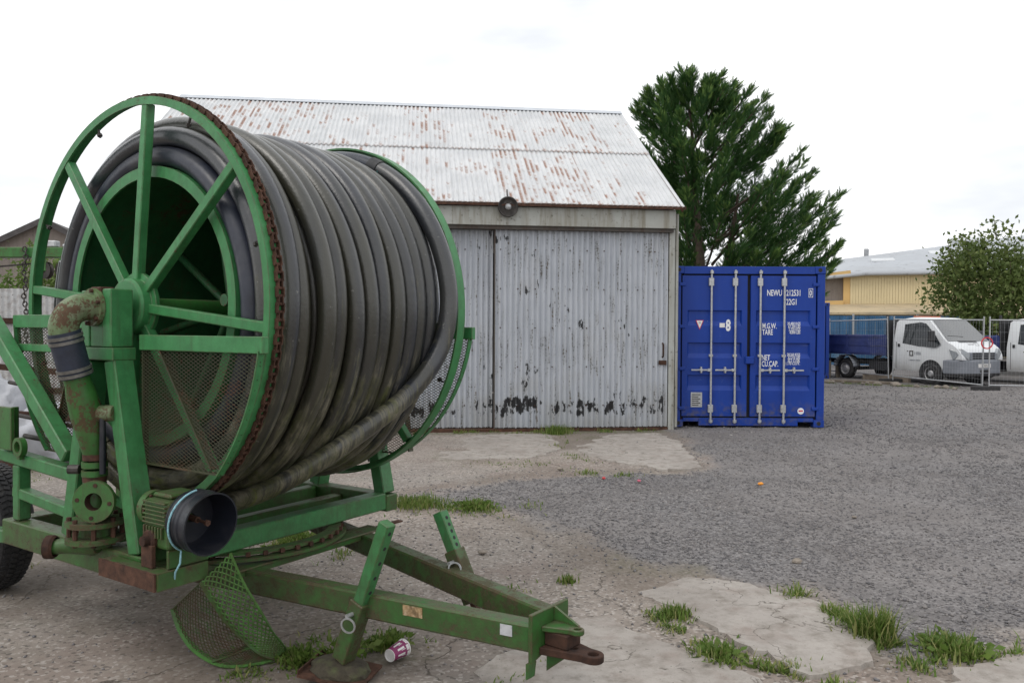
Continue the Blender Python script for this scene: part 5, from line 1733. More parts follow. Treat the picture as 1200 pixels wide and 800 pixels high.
for k in range(270):
    zt = 2.5 + (8.5 - 2.5) * rt_.random() ** 0.92
    a = rt_.uniform(0, 2 * math.pi)
    L_, R_ = float(np.interp(zt, zs, xl)), float(np.interp(zt, zs, xr))
    cx, hw = (L_ + R_) / 2, (R_ - L_) / 2
    q = rt_.uniform(0.5, 1.04) if k % 3 == 0 else rt_.uniform(0.78, 1.06)
    tip = Vector((cx + hw * math.cos(a) * q, hw * 0.85 * math.sin(a) * q, zt + rt_.uniform(-0.1, 0.25)))
    hd = math.hypot(tip.x * 0.8, tip.y)
    z0 = max(1.3, tip.z - 0.35 - 0.62 * hd - rt_.uniform(0, 0.4))
    tt = min(1, z0 / 8)
    st = Vector((float(np.interp(z0, [0, 1.5, 3.2, 5.2, 7.6], [0.05, 0, -0.05, -0.2, -0.35])) + (0.35 if tip.x > 0.8 else 0) * min(1, z0 / 3), 0, z0))
    m1 = st.lerp(tip, 0.4) + Vector((0, 0, -0.05 * hd))
    m2 = st.lerp(tip, 0.75) + Vector((rt_.uniform(-.1, .1), rt_.uniform(-.1, .1), -0.07 * hd))
    C = [tuple(st), tuple(m1), tuple(m2), tuple(tip)]
    pts = catmull(C, 6) + [np.array(tip)]
    limbs.append(([tuple(p) for p in pts], 0.045, 0.006))
    n = len(pts)
    dens = int(75 + 46 * hd)
    for s in range(dens):
        t = 0.30 + 0.72 * rt_.random() ** 0.8
        t = min(t, 1.0)
        f_ = t * (n - 1)
        i0 = min(n - 2, int(f_))
        p = Vector(pts[i0]).lerp(Vector(pts[i0 + 1]), f_ - i0)
        tg = (Vector(pts[i0 + 1]) - Vector(pts[i0])).normalized()
        spread = Vector((rt_.gauss(0, 1), rt_.gauss(0, 1), rt_.gauss(0, 0.6)))
        d = (tg * 1.0 + Vector((spread.x, spread.y, spread.z * 0.5)) * 0.5 + Vector((0, 0, 0.16))).normalized()
        rad = 0.26 * (1.05 - t) + 0.06
        p = p + spread.normalized() * rt_.random() * rad
        SP.append(tuple(p)); SDir.append(tuple(d))
        SS.append(rt_.uniform(0.12, 0.30) * (1.15 - 0.30 * t))
        ST.append(min(1, max(0, rt_.random() * 0.75 + 0.25 * (t > 0.85))))
limb_mesh(CT, limbs[:60], M['bark'])
tv, tf = spray_template()
cw = leafy('crown', np.array(SP), np.array(SDir), np.array(SS), np.array(ST), M['conifer'], CT, tv, tf)

# ------------------------------------------------------------------ broadleaf tree and bushes
leaf_t = [(0, 0, 0), (0.5, 0.28, 0.05), (1.0, 0, 0.0), (0.5, -0.28, 0.05)]
leaf_f = [(0, 1, 2, 3)]
def broadleaf(name, loc, shape, n, size, label, cat, mat, seed, trunk_h=1.2, clumps=40, group=None):
    T = empty(name, loc, label=label, cat=cat, group=group)
    r_ = np.random.default_rng(seed)
    H_, W_, D_ = shape
    MB().tube([(0, 0, -0.05), (0.05, 0, trunk_h * 0.6), (0, 0.05, trunk_h), (0.1, 0, H_ * 0.75)], [0.05 * H_ / 2, 0.04 * H_ / 2, 0.03 * H_ / 2, 0.008 * H_ / 2], 8).build('trunk', M['bark'], T, 60)
    th, ph = r_.uniform(0, 6.28, clumps), r_.uniform(-0.75, 1.0, clumps)
    rr = r_.uniform(0.45, 1.0, clumps) ** 0.6
    cs = np.sqrt(np.clip(1 - np.clip(ph, -1, 1) ** 2, 0, 1))
    C = np.stack([W_ * rr * cs * np.cos(th), D_ * rr * cs * np.sin(th), trunk_h + (H_ - trunk_h) * 0.5 * (1 + ph * rr)], 1)
    limb = []
    for c in C[:: max(1, clumps // 14)]:
        limb.append(([(0.02, 0, trunk_h * 0.8), (c[0] * 0.45, c[1] * 0.45, trunk_h * 0.8 + (c[2] - trunk_h * 0.8) * 0.6), tuple(c)], 0.018 * H_ / 2, 0.004))
    limb_mesh(T, limb, M['bark'])
    k = r_.integers(0, clumps, n)
    cr_ = (0.16 + 0.12 * r_.random(clumps)) * min(W_, H_) * 1.1
    off = np.clip(r_.normal(size=(n, 3)) * 0.5, -0.95, 0.95)
    P = C[k] + off * cr_[k][:, None]
    # whippy shoots with their own twigs at the outline
    hi = np.where(C[:, 2] > H_ * 0.55)[0]
    extra = []
    for q_ in range(min(34, len(hi))):
        c = C[hi[q_ % len(hi)]]
        out_ = np.array([c[0] / W_, c[1] / D_, 0.9 + 0.6 * r_.random()])
        out_ = out_ / np.linalg.norm(out_)
        Ls = r_.uniform(0.10, 0.19) * H_
        p0_ = c + out_ * 0.05
        p2_ = p0_ + out_ * Ls * 0.6 + np.array([0, 0, Ls * 0.5])
        p1_ = (p0_ + p2_) / 2 + out_ * [1, 1, 0] * Ls * 0.12
        MB().tube([tuple(p0_), tuple(p1_), tuple(p2_)], [0.004 * H_, 0.0028 * H_, 0.0012 * H_], 5).build('twig', M['bark'], T)
        for tq in np.linspace(0.1, 1.0, 26):
            b0_ = (1 - tq) ** 2 * p0_ + 2 * tq * (1 - tq) * p1_ + tq * tq * p2_
            extra.append(b0_ + r_.normal(size=3) * 0.012 * H_ * (1.2 - tq))
    if extra: P = np.concatenate([P, np.array(extra)])
    nn = len(P)
    Dn = r_.normal(size=(nn, 3)) + np.array([0, 0, 0.35])
    S = size * r_.uniform(0.6, 1.3, nn)
    leafy('crown', P, Dn, S, np.clip(r_.random(nn) * 0.8 + 0.15 * (off[:, 2].mean()), 0, 1), mat, T, leaf_t, leaf_f)
    return T
broadleaf('broadleaf_tree', (20.1, 31.0, -0.1), (5.5, 3.5, 2.6), 20000, 0.19, 'bushy green tree standing behind the white tipper truck', 'tree', M['leaf'], 5, 0.5, 95)
broadleaf('garden_bush', (-9.4, 15.4, 0), (2.95, 1.5, 0.9), 5000, 0.10, 'light green garden bush showing over the corrugated fence', 'bush', M['bush'], 9, 0.5, 36)

# ------------------------------------------------------------------ warehouse far right
WH = empty('warehouse', (24.0, 58.0, 0), R(-18), label='cream clad warehouse with a long grey curved roof behind the yard', cat='warehouse')
M['cream'] = mat_simple('cream_cladding', (0.60, 0.50, 0.30), 0.65, 0, 0.06, 1.0, 0.05)
M['cream_edge'] = mat_simple('cream_trim', (0.55, 0.36, 0.14), 0.65, 0, 0.08, 1.0, 0.05)
M['grey_roof'] = mat_weathered('warehouse_roof', (0.40, 0.425, 0.455), (0.36, 0.38, 0.41), (0.33, 0.34, 0.35), 0.12, False)
M['lean_roof'] = mat_weathered('lean_to_roof', (0.46, 0.37, 0.24), (0.40, 0.33, 0.22), (0.30, 0.25, 0.18), 0.5, False)
# placed with world coordinates worked out from the building's own corners
def W2(x, y, z): return WH.matrix_basis.inverted() @ Vector((x, y, z))
def quadbox(name, mat, parent, p, q, z0, z1, thick=0.3):
    """vertical wall from p to q (world xy)"""
    d = Vector((q[0] - p[0], q[1] - p[1], 0)).normalized()
    nrm = Vector((-d.y, d.x, 0)) * thick
    pts = [Vector((p[0], p[1], z0)), Vector((q[0], q[1], z0)), Vector((q[0], q[1], z0)) + nrm, Vector((p[0], p[1], z0)) + nrm]
    b = MB()
    vs = [W2(*v) for v in pts] + [W2(v.x, v.y, z1) for v in pts]
    b.add(vs, [(0, 3, 2, 1), (4, 5, 6, 7), (0, 1, 5, 4), (1, 2, 6, 5), (2, 3, 7, 6), (3, 0, 4, 7)])
    return b.build(name, mat, parent)
WP, WQ = (21.2, 50.0), (33.5, 46.0)      # cream wall runs from WP (left, farther) to WQ
dW = Vector((WQ[0] - WP[0], WQ[1] - WP[1], 0)).normalized()
nW = Vector((-dW.y, dW.x, 0))
npan = 80
LW = (Vector(WQ) - Vector(WP)).length
for k in range(npan):
    a, c = Vector((*WP, 0)) + dW * (LW * k / npan), Vector((*WP, 0)) + dW * (LW * (k + 0.86) / npan)
    o_ = -nW * 0.04
    quadbox('cladding_panel', M['cream'], WH, (a + o_)[:2], (c + o_)[:2], 3.2, 5.05, 0.05)
quadbox('wall', M['cream'], WH, WP, WQ, 0, 5.05, 0.3)
quadbox('wall_trim', M['cream_edge'], WH, (Vector((*WP, 0)) - dW * 0.4)[:2], (Vector((*WP, 0)) - dW * 0.01)[:2], 0.0, 5.2, 0.4)
# recessed gable bay to the left with a sloping eaves beam
gb_ = Vector((*WP, 0)) - dW * 9.0 + nW * 0.3
quadbox('wall', M['render'], WH, gb_[:2], (Vector((*WP, 0)) - dW * 0.2 + nW * 0.3)[:2], 0, 5.0, 0.3)
b = MB()
pa, pb = Vector((*WP, 5.15)) - nW * 0.1, Vector((*WP, 4.1)) - dW * 9.0 - nW * 0.1
b.beam(W2(*pa), W2(*pb), 0.25, 0.30)
pa, pb = Vector((*WP, 3.25)) - nW * 0.1 - dW * 0.41, Vector((*WP, 2.95)) - dW * 9.0 - nW * 0.1
b.beam(W2(*pa), W2(*pb), 0.25, 0.35)
b.build('eaves_beam', M['cream_edge'], WH)
# lean-to roof in front of the wall
e0 = [Vector((*WP, 3.2)) - dW * 9.0, Vector((*WQ, 3.2)), Vector((*WQ, 2.62)) - nW * 3.2, Vector((*WP, 2.62)) - dW * 9.0 - nW * 3.2]
b = MB()
vs = [W2(*p) for p in e0] + [W2(p.x, p.y, p.z - 0.14) for p in e0]
b.add(vs, [(0, 1, 2, 3), (7, 6, 5, 4), (0, 4, 5, 1), (1, 5, 6, 2), (2, 6, 7, 3), (3, 7, 4, 0)])
b.build('lean_to_roof', M['lean_roof'], WH)
# curved main roof rising away to the right
segs_ = 12
b = MB()
vs = []
for k in range(segs_ + 1):
    t = k / segs_
    dist = t * 17.0
    for u in np.linspace(-10, LW + 6, 9):
        rise = max(1.4, 2.15 + 0.12 * u)
        z_ = 5.12 + rise * math.sin(t * 1.25) / math.sin(1.25)
        p = Vector((*WP, 0)) + dW * u + nW * (dist - 0.5)
        dz = min(0, (u) * 0.115) if u < 0 else 0.0
        vs.append(W2(p.x, p.y, z_ + dz))
fs = [(k * 9 + e, k * 9 + e + 1, (k + 1) * 9 + e + 1, (k + 1) * 9 + e) for k in range(segs_) for e in range(8)]
b.add(vs, fs)
rfw = b.build('roof', M['grey_roof'], WH, 60)
sol = rfw.modifiers.new('thick', 'SOLIDIFY')
sol.thickness = 0.18
M['roof_light'] = mat_simple('roof_light', (0.50, 0.52, 0.54), 0.4, 0, 0.08, 1.0, 0)
for (u, dd, su, sd__, zz) in ((2.6, 6.2, 1.5, 1.0, 0.22), (9.6, 14.6, 2.6, 1.5, 0.45), (6.6, 9.0, 1.3, 1.4, 0.12), (2.4, 14.6, 0.35, 0.35, 0.66)):
    t = dd / 17.0
    z_ = 5.12 + max(1.4, 2.15 + 0.12 * u) * math.sin(t * 1.25) / math.sin(1.25)
    p = Vector((*WP, 0)) + dW * u + nW * dd
    pl_ = W2(p.x, p.y, z_)
    b = MB()
    b.box(pl_ + Vector((0, 0, zz * 0.45)), (su, sd__, zz), Matrix.Rotation(math.atan2(dW.y, dW.x) - WH.rotation_euler.z, 3, 'Z') @ Matrix.Rotation(R(14), 3, 'X'))
    b.build('roof_vent', M['roof_light'] if zz < 0.65 else M['steel'], rfw, bevel=0.05)

# blue palisade wall in front of the warehouse
BF = empty('blue_sheet_fence', (12.6, 36.2, 0), R(-9), label='blue painted sheet metal fence behind the tipper truck bed', cat='fence')
M['blue_fence'] = mat_simple('blue_fence_paint', (0.035, 0.12, 0.24), 0.6, 0, 0.3, 1.5, 0.1, (0.16, 0.24, 0.32))
for k in range(20):
    b = MB()
    pts = [(0, 0), (0.10, 0), (0.13, 0.05), (0.27, 0.05), (0.30, 0), (0.40, 0)]
    vs = [(x + 0.41 * k, y, 0) for x, y in pts] + [(x + 0.41 * k, y, 2.22) for x, y in pts]
    b.add(vs, [(e, e + 1, 7 + e, 6 + e) for e in range(5)])
    b.build('fence_sheet', M['blue_fence'], BF)
for z_ in (0.5, 1.95):
    MB().box2((0, 0.052, z_), (8.2, 0.10, z_ + 0.08)).build('fence_rail', M['blue_fence'], BF)
for x in (0.03, 2.7, 5.4, 8.1):
    MB().box2((x, -0.07, 0), (x + 0.08, -0.004, 2.3)).build('fence_post', M['steel'], BF)

# ------------------------------------------------------------------ tipper truck (local x forward, y left, origin under the front axle)
def mat_carpaint():
    t = NT('white_vehicle_paint')
    n = t.noise(3, 5, 0.6)
    z = t.node('ShaderNodeSeparateXYZ', {0: t.co()}).outputs[2]
    dm = t.math('MULTIPLY', t.ramp(z, 0.9, 0.35), t.ramp(n, 0.35, 0.65, 0.2, 0.7))
    c = t.mix(dm, (0.66, 0.68, 0.70), (0.36, 0.34, 0.31))
    return t.out(c, 0.32, 0, None, 0.5)
M['car_white'] = mat_carpaint()
M['bumper'] = mat_simple('grey_bumper', (0.19, 0.205, 0.235), 0.55, 0, 0.12, 6)
M['black_trim'] = mat_simple('black_trim', (0.018, 0.018, 0.02), 0.6, 0, 0.2, 10)
M['deck_blue'] = mat_simple('tipper_blue', (0.03, 0.045, 0.16), 0.5, 0, 0.3, 3, 0.1, (0.06, 0.06, 0.09))
M['deck_grey'] = mat_simple('tipper_inner', (0.12, 0.11, 0.10), 0.8, 0, 0.3, 3, 0.2)
M['lamp_glass'] = mat_simple('lamp_glass', (0.26, 0.28, 0.30), 0.12, 0, 0.1, 8, 0)
M['hub_steel'] = mat_simple('wheel_steel', (0.34, 0.34, 0.35), 0.45, 0.3, 0.2, 10)
M['amber'] = mat_simple('amber_lens', (0.62, 0.16, 0.05), 0.3, 0, 0.1, 10, 0)
def truck(loc, rzt, label):
    T = empty('tipper_truck', loc, rzt, label=label, cat='truck', group='white tipper trucks')
    secs = [(-1.42, 0.42, 1.96), (-1.34, 0.40, 2.02), (-0.9, 0.40, 2.075), (-0.35, 0.40, 2.06), (-0.18, 0.40, 2.0), (0.10, 0.40, 1.74), (0.38, 0.40, 1.46), (0.52, 0.76, 1.335),
            (0.70, 0.78, 1.25), (0.84, 0.79, 1.14), (0.92, 0.79, 1.04), (0.965, 0.79, 0.95), (0.985, 0.79, 0.87)]
    b = MB()
    rings = []
    for x, z0, z1 in secs:
        taper = 1.0 if x < 0.3 else 1.0 - 0.10 * ((x - 0.3) / 0.7) ** 2
        def hwid(z): return (0.955 if z < 1.18 else 0.955 - 0.215 * (z - 1.18)) * taper
        zb = [z0 + (z1 - z0) * q for q in (0, 0.05, 0.25, 0.46, 0.93, 0.975)]
        ring = []
        for z in zb: ring.append((x, hwid(z) * (0.97 if z == z0 else 1), z))
        ring.append((x, hwid(z1) - 0.07, z1 - 0.004))
        ring.append((x, hwid(z1) * 0.5, z1 + 0.012))
        ring += [(p[0], -p[1], p[2]) for p in reversed(ring)]
        rings.append(ring)
    n = len(rings[0])
    vs = [p for r_ in rings for p in r_]
    fs = []
    for k in range(len(rings) - 1):
        for e in range(n):
            e2 = (e + 1) % n
            fs.append((k * n + e, k * n + e2, (k + 1) * n + e2, (k + 1) * n + e))
    fs.append(tuple(range(n)))
    fs.append(tuple((len(rings) - 1) * n + e for e in range(n)))
    b.add(vs, fs)
    cabin = b.build('cab', M['car_white'], T, 32)
    # glazing set just proud of the shell
    def hw(z): return 0.955 if z < 1.18 else 0.955 - 0.215 * (z - 1.18)
    b = MB()
    ws = [(-0.16, 1.975), (0.10, 1.74), (0.42, 1.42), (0.51, 1.34)]
    vs = []
    for x, z in ws:
        nx, nz = 0.66, 0.75
        h_ = hw(z) - 0.06
        for y in (-h_, -h_ * 0.5, 0, h_ * 0.5, h_):
            vs.append((x + nx * 0.016 + 0.012 * (1 - (y / h_) ** 2), y, z + nz * 0.022))
    b.add(vs, [(5 * k + e, 5 * k + e + 1, 5 * (k + 1) + e + 1, 5 * (k + 1) + e) for k in range(3) for e in range(4)])
    b.build('windscreen', M['windscreen'], cabin, 60)
    for sg in (-1, 1):
        b = MB()
        poly = [(-1.06, 1.26), (-1.08, 1.86), (-0.50, 1.92), (-0.30, 1.88), (0.10, 1.52), (0.34, 1.24), (0.15, 1.14), (-0.45, 1.17)]
        b.add([(x, sg * (hw(z) + 0.008), z) for x, z in poly], [tuple(range(len(poly)))])
        b.build('side_window', M['glass'], cabin)
        b = MB()
        b.box2((-1.22, sg * 0.955, 1.14), (-1.14, sg * 0.985, 1.24))
        b.build('door_handle', M['black_trim'], cabin, bevel=0.01)
        b = MB()
        b.box2((-1.30, sg * 0.953, 0.46), (-1.285, sg * 0.958, 1.3))
        b.build('door_gap', M['black_trim'], cabin)
        # mirror
        b = MB()
        b.box2((0.06, sg * 0.96, 1.32), (0.16, sg * 1.18, 1.66))
        b.build('mirror', M['black_trim'], cabin, bevel=0.03, segs=2)
        # wheel arch lip and headlamp
        b = MB()
        b.lathe([(0, 0.0), (0, 0.40), (0.012, 0.415), (0.012, 0.0)], (0, sg * 0.948, 0.355), (0, sg, 0), 32)
        b.build('wheel_arch', M['black_trim'], cabin, 30)
        b = MB()
        pts = [(0.72, 0.935, 0.805), (1.0, 0.60, 0.805), (0.985, 0.56, 0.99), (0.87, 0.78, 1.13), (0.60, 0.945, 1.10)]
        fr = [(x + 0.035, sg * (y + 0.022), z) for x, y, z in pts]
        mid_h = (sum(p[0] for p in fr) / 5 + 0.075, sum(p[1] for p in fr) / 5 + sg * 0.075, sum(p[2] for p in fr) / 5 + 0.02)
        b.add(fr + [(x - 0.05, sg * (y - 0.06), z) for x, y, z in pts] + [mid_h],
              [(k, (k + 1) % 5, 10) for k in range(5)] + [(k, (k + 1) % 5, 5 + (k + 1) % 5, 5 + k) for k in range(5)])
        b.build('headlight', M['lamp_glass'], cabin)
    b = MB()
    half = [(0.40, 0.968), (0.72, 0.968), (0.90, 0.90), (1.0, 0.72), (1.045, 0.45), (1.055, 0.2)]
    b.prism(half + [(x, -y) for x, y in reversed(half)] + [(0.40, -0.5), (0.40, 0.5)], Matrix.Translation((0, 0, 0.35)), 0.45)
    b.build('bumper', M['bumper'], cabin, bevel=0.06, segs=3)
    MB().prism([(x * 0.985 + 0.02, y * 0.985) for x, y in half] + [(x * 0.985 + 0.02, -y * 0.985) for x, y in reversed(half)] + [(0.42, -0.5), (0.42, 0.5)], Matrix.Translation((0, 0, 0.30)), 0.10).build('lower_lip', M['black_trim'], cabin, bevel=0.02)
    b = MB()
    b.box2((0.93, -0.56, 0.792), (1.02, 0.56, 1.02))
    gr = b.build('grille', M['bumper'], cabin, bevel=0.025, segs=2)
    for z_ in (0.82, 0.89, 0.96):
        MB().box2((1.018, -0.47, z_), (1.027, 0.47, z_ + 0.045)).build('grille_slot', M['black_trim'], gr)
    MB().box2((1.056, -0.19, 0.42), (1.060, 0.19, 0.50)).build('bumper_slot', M['black_trim'], cabin)
    pb_ = MB().box2((1.050, -0.26, 0.565), (1.062, 0.26, 0.675)).build('number_plate', M['cup_white'], cabin)
    MB().box2((0.50, -0.5, 1.345), (0.62, 0.30, 1.352)).build('bonnet_vent', M['black_trim'], cabin)
    MB().beam((0.40, -0.1, 1.475), (0.36, -0.70, 1.505), 0.02, 0.02).build('wiper', M['black_trim'], cabin)
    MB().box2((-1.02, -0.55, 2.088), (-0.90, 0.55, 2.118)).build('roof_beacon', M['amber'], cabin, bevel=0.02)
    # door and bonnet badges
    for sg in (-1, 1):
        lg = MB()
        x0, z0 = -0.78, 0.86
        yy = sg * 0.962
        lg.box2((x0, yy - 0.002, z0), (x0 + 0.03, yy + 0.002, z0 + 0.17))
        lg.box2((x0 + 0.11, yy - 0.002, z0), (x0 + 0.14, yy + 0.002, z0 + 0.17))
        lg.box2((x0 + 0.0305, yy - 0.002, z0), (x0 + 0.1095, yy + 0.002, z0 + 0.03))
        lg.box2((x0 + 0.0305, yy - 0.002, z0 + 0.14), (x0 + 0.1095, yy + 0.002, z0 + 0.17))
        lg.box2((x0 - 0.09, yy - 0.002, z0 + 0.14), (x0 - 0.05, yy + 0.002, z0 + 0.17))
        lg.build('door_emblem', M['dark_print'], cabin)
        lg = MB()
        for r_, (xa, xb, z_) in enumerate(((0.19, 0.44, 0.98), (0.19, 0.42, 0.93), (-0.02, 0.42, 0.74))):
            k = 0
            x = xa
            while x < xb:
                lg.box2((x0 + x, yy - 0.002, z_ - 0.02), (x0 + x + 0.022, yy + 0.002, z_ + 0.012))
                x += 0.036 if (k % 5) else 0.055
                k += 1
        lg.build('door_print', M['bumper'], cabin)
    lg = MB()
    for a_, c_ in (((0.655, 0.02), (0.67, 0.16)), ((0.755, 0.02), (0.77, 0.16)), ((0.671, 0.02), (0.754, 0.04)), ((0.671, 0.14), (0.754, 0.16)), ((0.70, -0.28), (0.735, -0.03))):
        zf = lambda x: 1.25 - (x - 0.70) * 0.79 + 0.018
        lg.add([(a_[0], a_[1], zf(a_[0])), (c_[0], a_[1], zf(c_[0])), (c_[0], c_[1], zf(c_[0])), (a_[0], c_[1], zf(a_[0]))], [(0, 1, 2, 3)])
    lg.build('bonnet_emblem', M['hub_steel'], cabin)
    # chassis, wheels
    b = MB()
    for sg in (-1, 1): b.box2((-4.75, sg * 0.38, 0.50), (-1.2, sg * 0.46, 0.66))
    for x in (-1.6, -2.6, -3.9, -4.7): b.box2((x, -0.379, 0.52), (x + 0.08, 0.379, 0.64))
    b.box2((-2.5, -0.85, 0.36), (-1.75, -0.47, 0.62))
    b.box2((-2.9, 0.47, 0.36), (-2.0, 0.85, 0.62))
    b.build('chassis', M['black_trim'], T, bevel=0.01)
    MB().cyl((-3.45, -0.7, 0.34), (-3.45, 0.7, 0.34), 0.06, 10).build('rear_axle', M['black_trim'], T, 40)
    for x, y in ((0, -0.85), (0, 0.85), (-3.45, -0.80), (-3.45, 0.80)):
        sg = 1 if y > 0 else -1
        wl_ = empty('wheel', (x, y, 0.345))
        wl_.parent = T
        MB().lathe([(-0.10, 0.19), (-0.11, 0.28), (-0.08, 0.335), (0, 0.345), (0.08, 0.335), (0.115, 0.28), (0.11, 0.20), (0.09, 0.19)], (0, 0.02 * sg, 0), (0, sg, 0), 40).build('tyre', M['tyre'], wl_, 35)
        MB().lathe([(0.112, 0.20), (0.10, 0.185), (0.06, 0.175), (0.075, 0.12), (0.10, 0.085), (0.115, 0.07), (0.115, 0.0)], (0, 0.02 * sg, 0), (0, sg, 0), 32).build('rim', M['hub_steel'], wl_, 30)
    for sg in (-1, 1):
        pts = [(-3.45 + 0.46 * math.cos(t), sg * 0.86, 0.37 + 0.44 * math.sin(t)) for t in np.linspace(0.1, math.pi - 0.1, 13)]
        b = MB()
        for k in range(12): b.beam(pts[k], pts[k + 1], 0.30, 0.015, (0, 1, 0.001))
        b2 = MB()
        for k in range(12):
            p, q = Vector(pts[k]), Vector(pts[k + 1])
            b2.add([p + Vector((0, -0.15, 0)), q + Vector((0, -0.15, 0)), q + Vector((0, 0.15, 0)), p + Vector((0, 0.15, 0))], [(0, 1, 2, 3)])
        mg = b2.build('mudguard', M['bumper'], T, 60)
        sol_ = mg.modifiers.new('thick', 'SOLIDIFY')
        sol_.thickness = 0.02
    # dropside bed
    b = MB()
    b.box2((-4.95, -1.0, 0.86), (-1.67, 1.0, 0.93))
    bed = b.build('tipper_bed', M['deck_grey'], T)
    for sg in (-1, 1):
        side = MB().box2((-4.95, sg * 1.0, 0.84), (-1.62, sg * 1.035, 1.50)).build('drop_side', M['deck_blue'], bed, bevel=0.008)
        for z_ in (0.90, 1.15, 1.43):
            MB().box2((-4.9, sg * 1.0355, z_), (-1.66, sg * 1.05, z_ + 0.04)).build('side_rib', M['deck_blue'], side)
        for x in (-4.95, -3.3, -1.70):
            MB().box2((x, sg * 1.036, 0.84), (x + 0.07, sg * 1.056, 1.52)).build('side_post', M['deck_blue'], side)
    MB().box2((-4.985, -1.03, 0.84), (-4.951, 1.03, 1.50)).build('tail_board', M['deck_blue'], bed)
    b = MB()
    b.box2((-1.60, -1.0, 0.84), (-1.55, 1.0, 2.0))
    for y in (-1.0, 0.93): b.box2((-1.66, y, 0.86), (-1.605, y + 0.07, 2.16))
    b.build('headboard', M['black_trim'], bed)
    MB().cyl((-2.4, 0.3, 0.93), (-2.4, 0.3, 1.62), 0.04, 10).build('bed_post', M['cup_white'], bed, 40)
    text_mesh('8OU', 0.10, M['dark_print'], pb_, M4=Matrix.Translation((1.0635, -0.02, 0.585)) @ Matrix.Rotation(R(90), 4, 'Z') @ Matrix.Rotation(R(90), 4, 'X'), sx=0.8)
    return T
def mat_ws():
    t = NT('windscreen_glass')
    t.out((0.02, 0.025, 0.03), 0.04, 0, None, 0.9)
    t.b.inputs['Coat Weight'].default_value = 0.8
    t.b.inputs['Coat Roughness'].default_value = 0.02
    return t.m
M['windscreen'] = mat_ws()
TRZ = math.atan2(-0.927, 0.377)
truck((13.72, 24.75, gz(13.7, 24.7)), TRZ, 'white tipper truck with dark blue dropside bed and red beacon bar behind the mesh fence')
truck((17.05, 24.2, gz(17.0, 24.2)), TRZ, 'white truck parked beyond the first one, cut off at the fence end')

# ------------------------------------------------------------------ temporary mesh fence
def fence_panel(p, q, label, lean=0.0):
    d = Vector((q[0] - p[0], q[1] - p[1], 0))
    L = d.length
    FP = empty('temporary_fence', (p[0], p[1], p[2]), math.atan2(d.y, d.x), label=label, cat='fence', group='temporary fence panels')
    FP.rotation_euler = (lean, math.atan2(-(q[2] - p[2]), L), math.atan2(d.y, d.x))
    H_ = 1.98
    for x in (0.05, L - 0.05):
        MB().cyl((x, 0, 0.05), (x, 0, H_ + 0.1), 0.021, 10).build('post', M['steel'], FP, 40)
    for z_ in (0.19, H_):
        MB().cyl((0.05, 0, z_), (L - 0.05, 0, z_), 0.019, 8).build('rail', M['steel'], FP, 40)
    P, Q = [], []
    x = 0.12
    while x < L - 0.08:
        P.append((x, 0, 0.19)); Q.append((x, 0, H_)); x += 0.10
    for z_ in np.arange(0.35, H_, 0.26):
        P.append((0.05, 0, z_)); Q.append((L - 0.05, 0, z_))
    P, Q = np.array(P), np.array(Q)
    V, F = strands(P, Q, np.tile([0.0, 1, 0.01], (len(P), 1)), 0.0026, 0.0026)
    tag(np_mesh('wire_mesh', V, F, M['steel'], FP), kind='stuff')
    return FP
def fence_foot(loc, rzf, label):
    b = MB()
    n = 18
    b.prism([(-0.36, -0.11), (0.36, -0.11), (0.36, 0.11), (-0.36, 0.11)], Matrix(), 0.14)
    o = b.build('rubber_block', M['tyre'], None, bevel=0.025, segs=2)
    o.location = loc
    o.rotation_euler = (0, 0, rzf)
    return tag(o, label, 'block', 'rubber fence blocks')
fence_panel((12.10, 25.35, -0.05), (13.02, 21.95, -0.10), 'temporary mesh fence panel in front of the truck cab')
fence_panel((11.55, 28.9, -0.08), (12.08, 25.45, -0.05), 'temporary mesh fence panel in front of the dropside bed', R(1.5))
fence_panel((13.08, 21.9, -0.10), (16.5, 21.3, -0.10), 'temporary mesh fence panel in front of the second white truck')
fence_foot((13.05, 21.92, -0.075), R(0), 'black rubber fence foot under the paired posts')
fence_foot((12.09, 25.4, -0.10), R(10), 'black rubber fence foot between the weeds')
b = MB()
b.ring((0, 0, 0), (0, 1, 0), 0.165, 0.135, 0.02, 36)
hoop = b.build('red_hoop', M['red_print'], None, 30)
hoop.location = (13.04, 21.86, 1.25)
tag(hoop, 'red and white ring hung on the fence posts', 'ring')

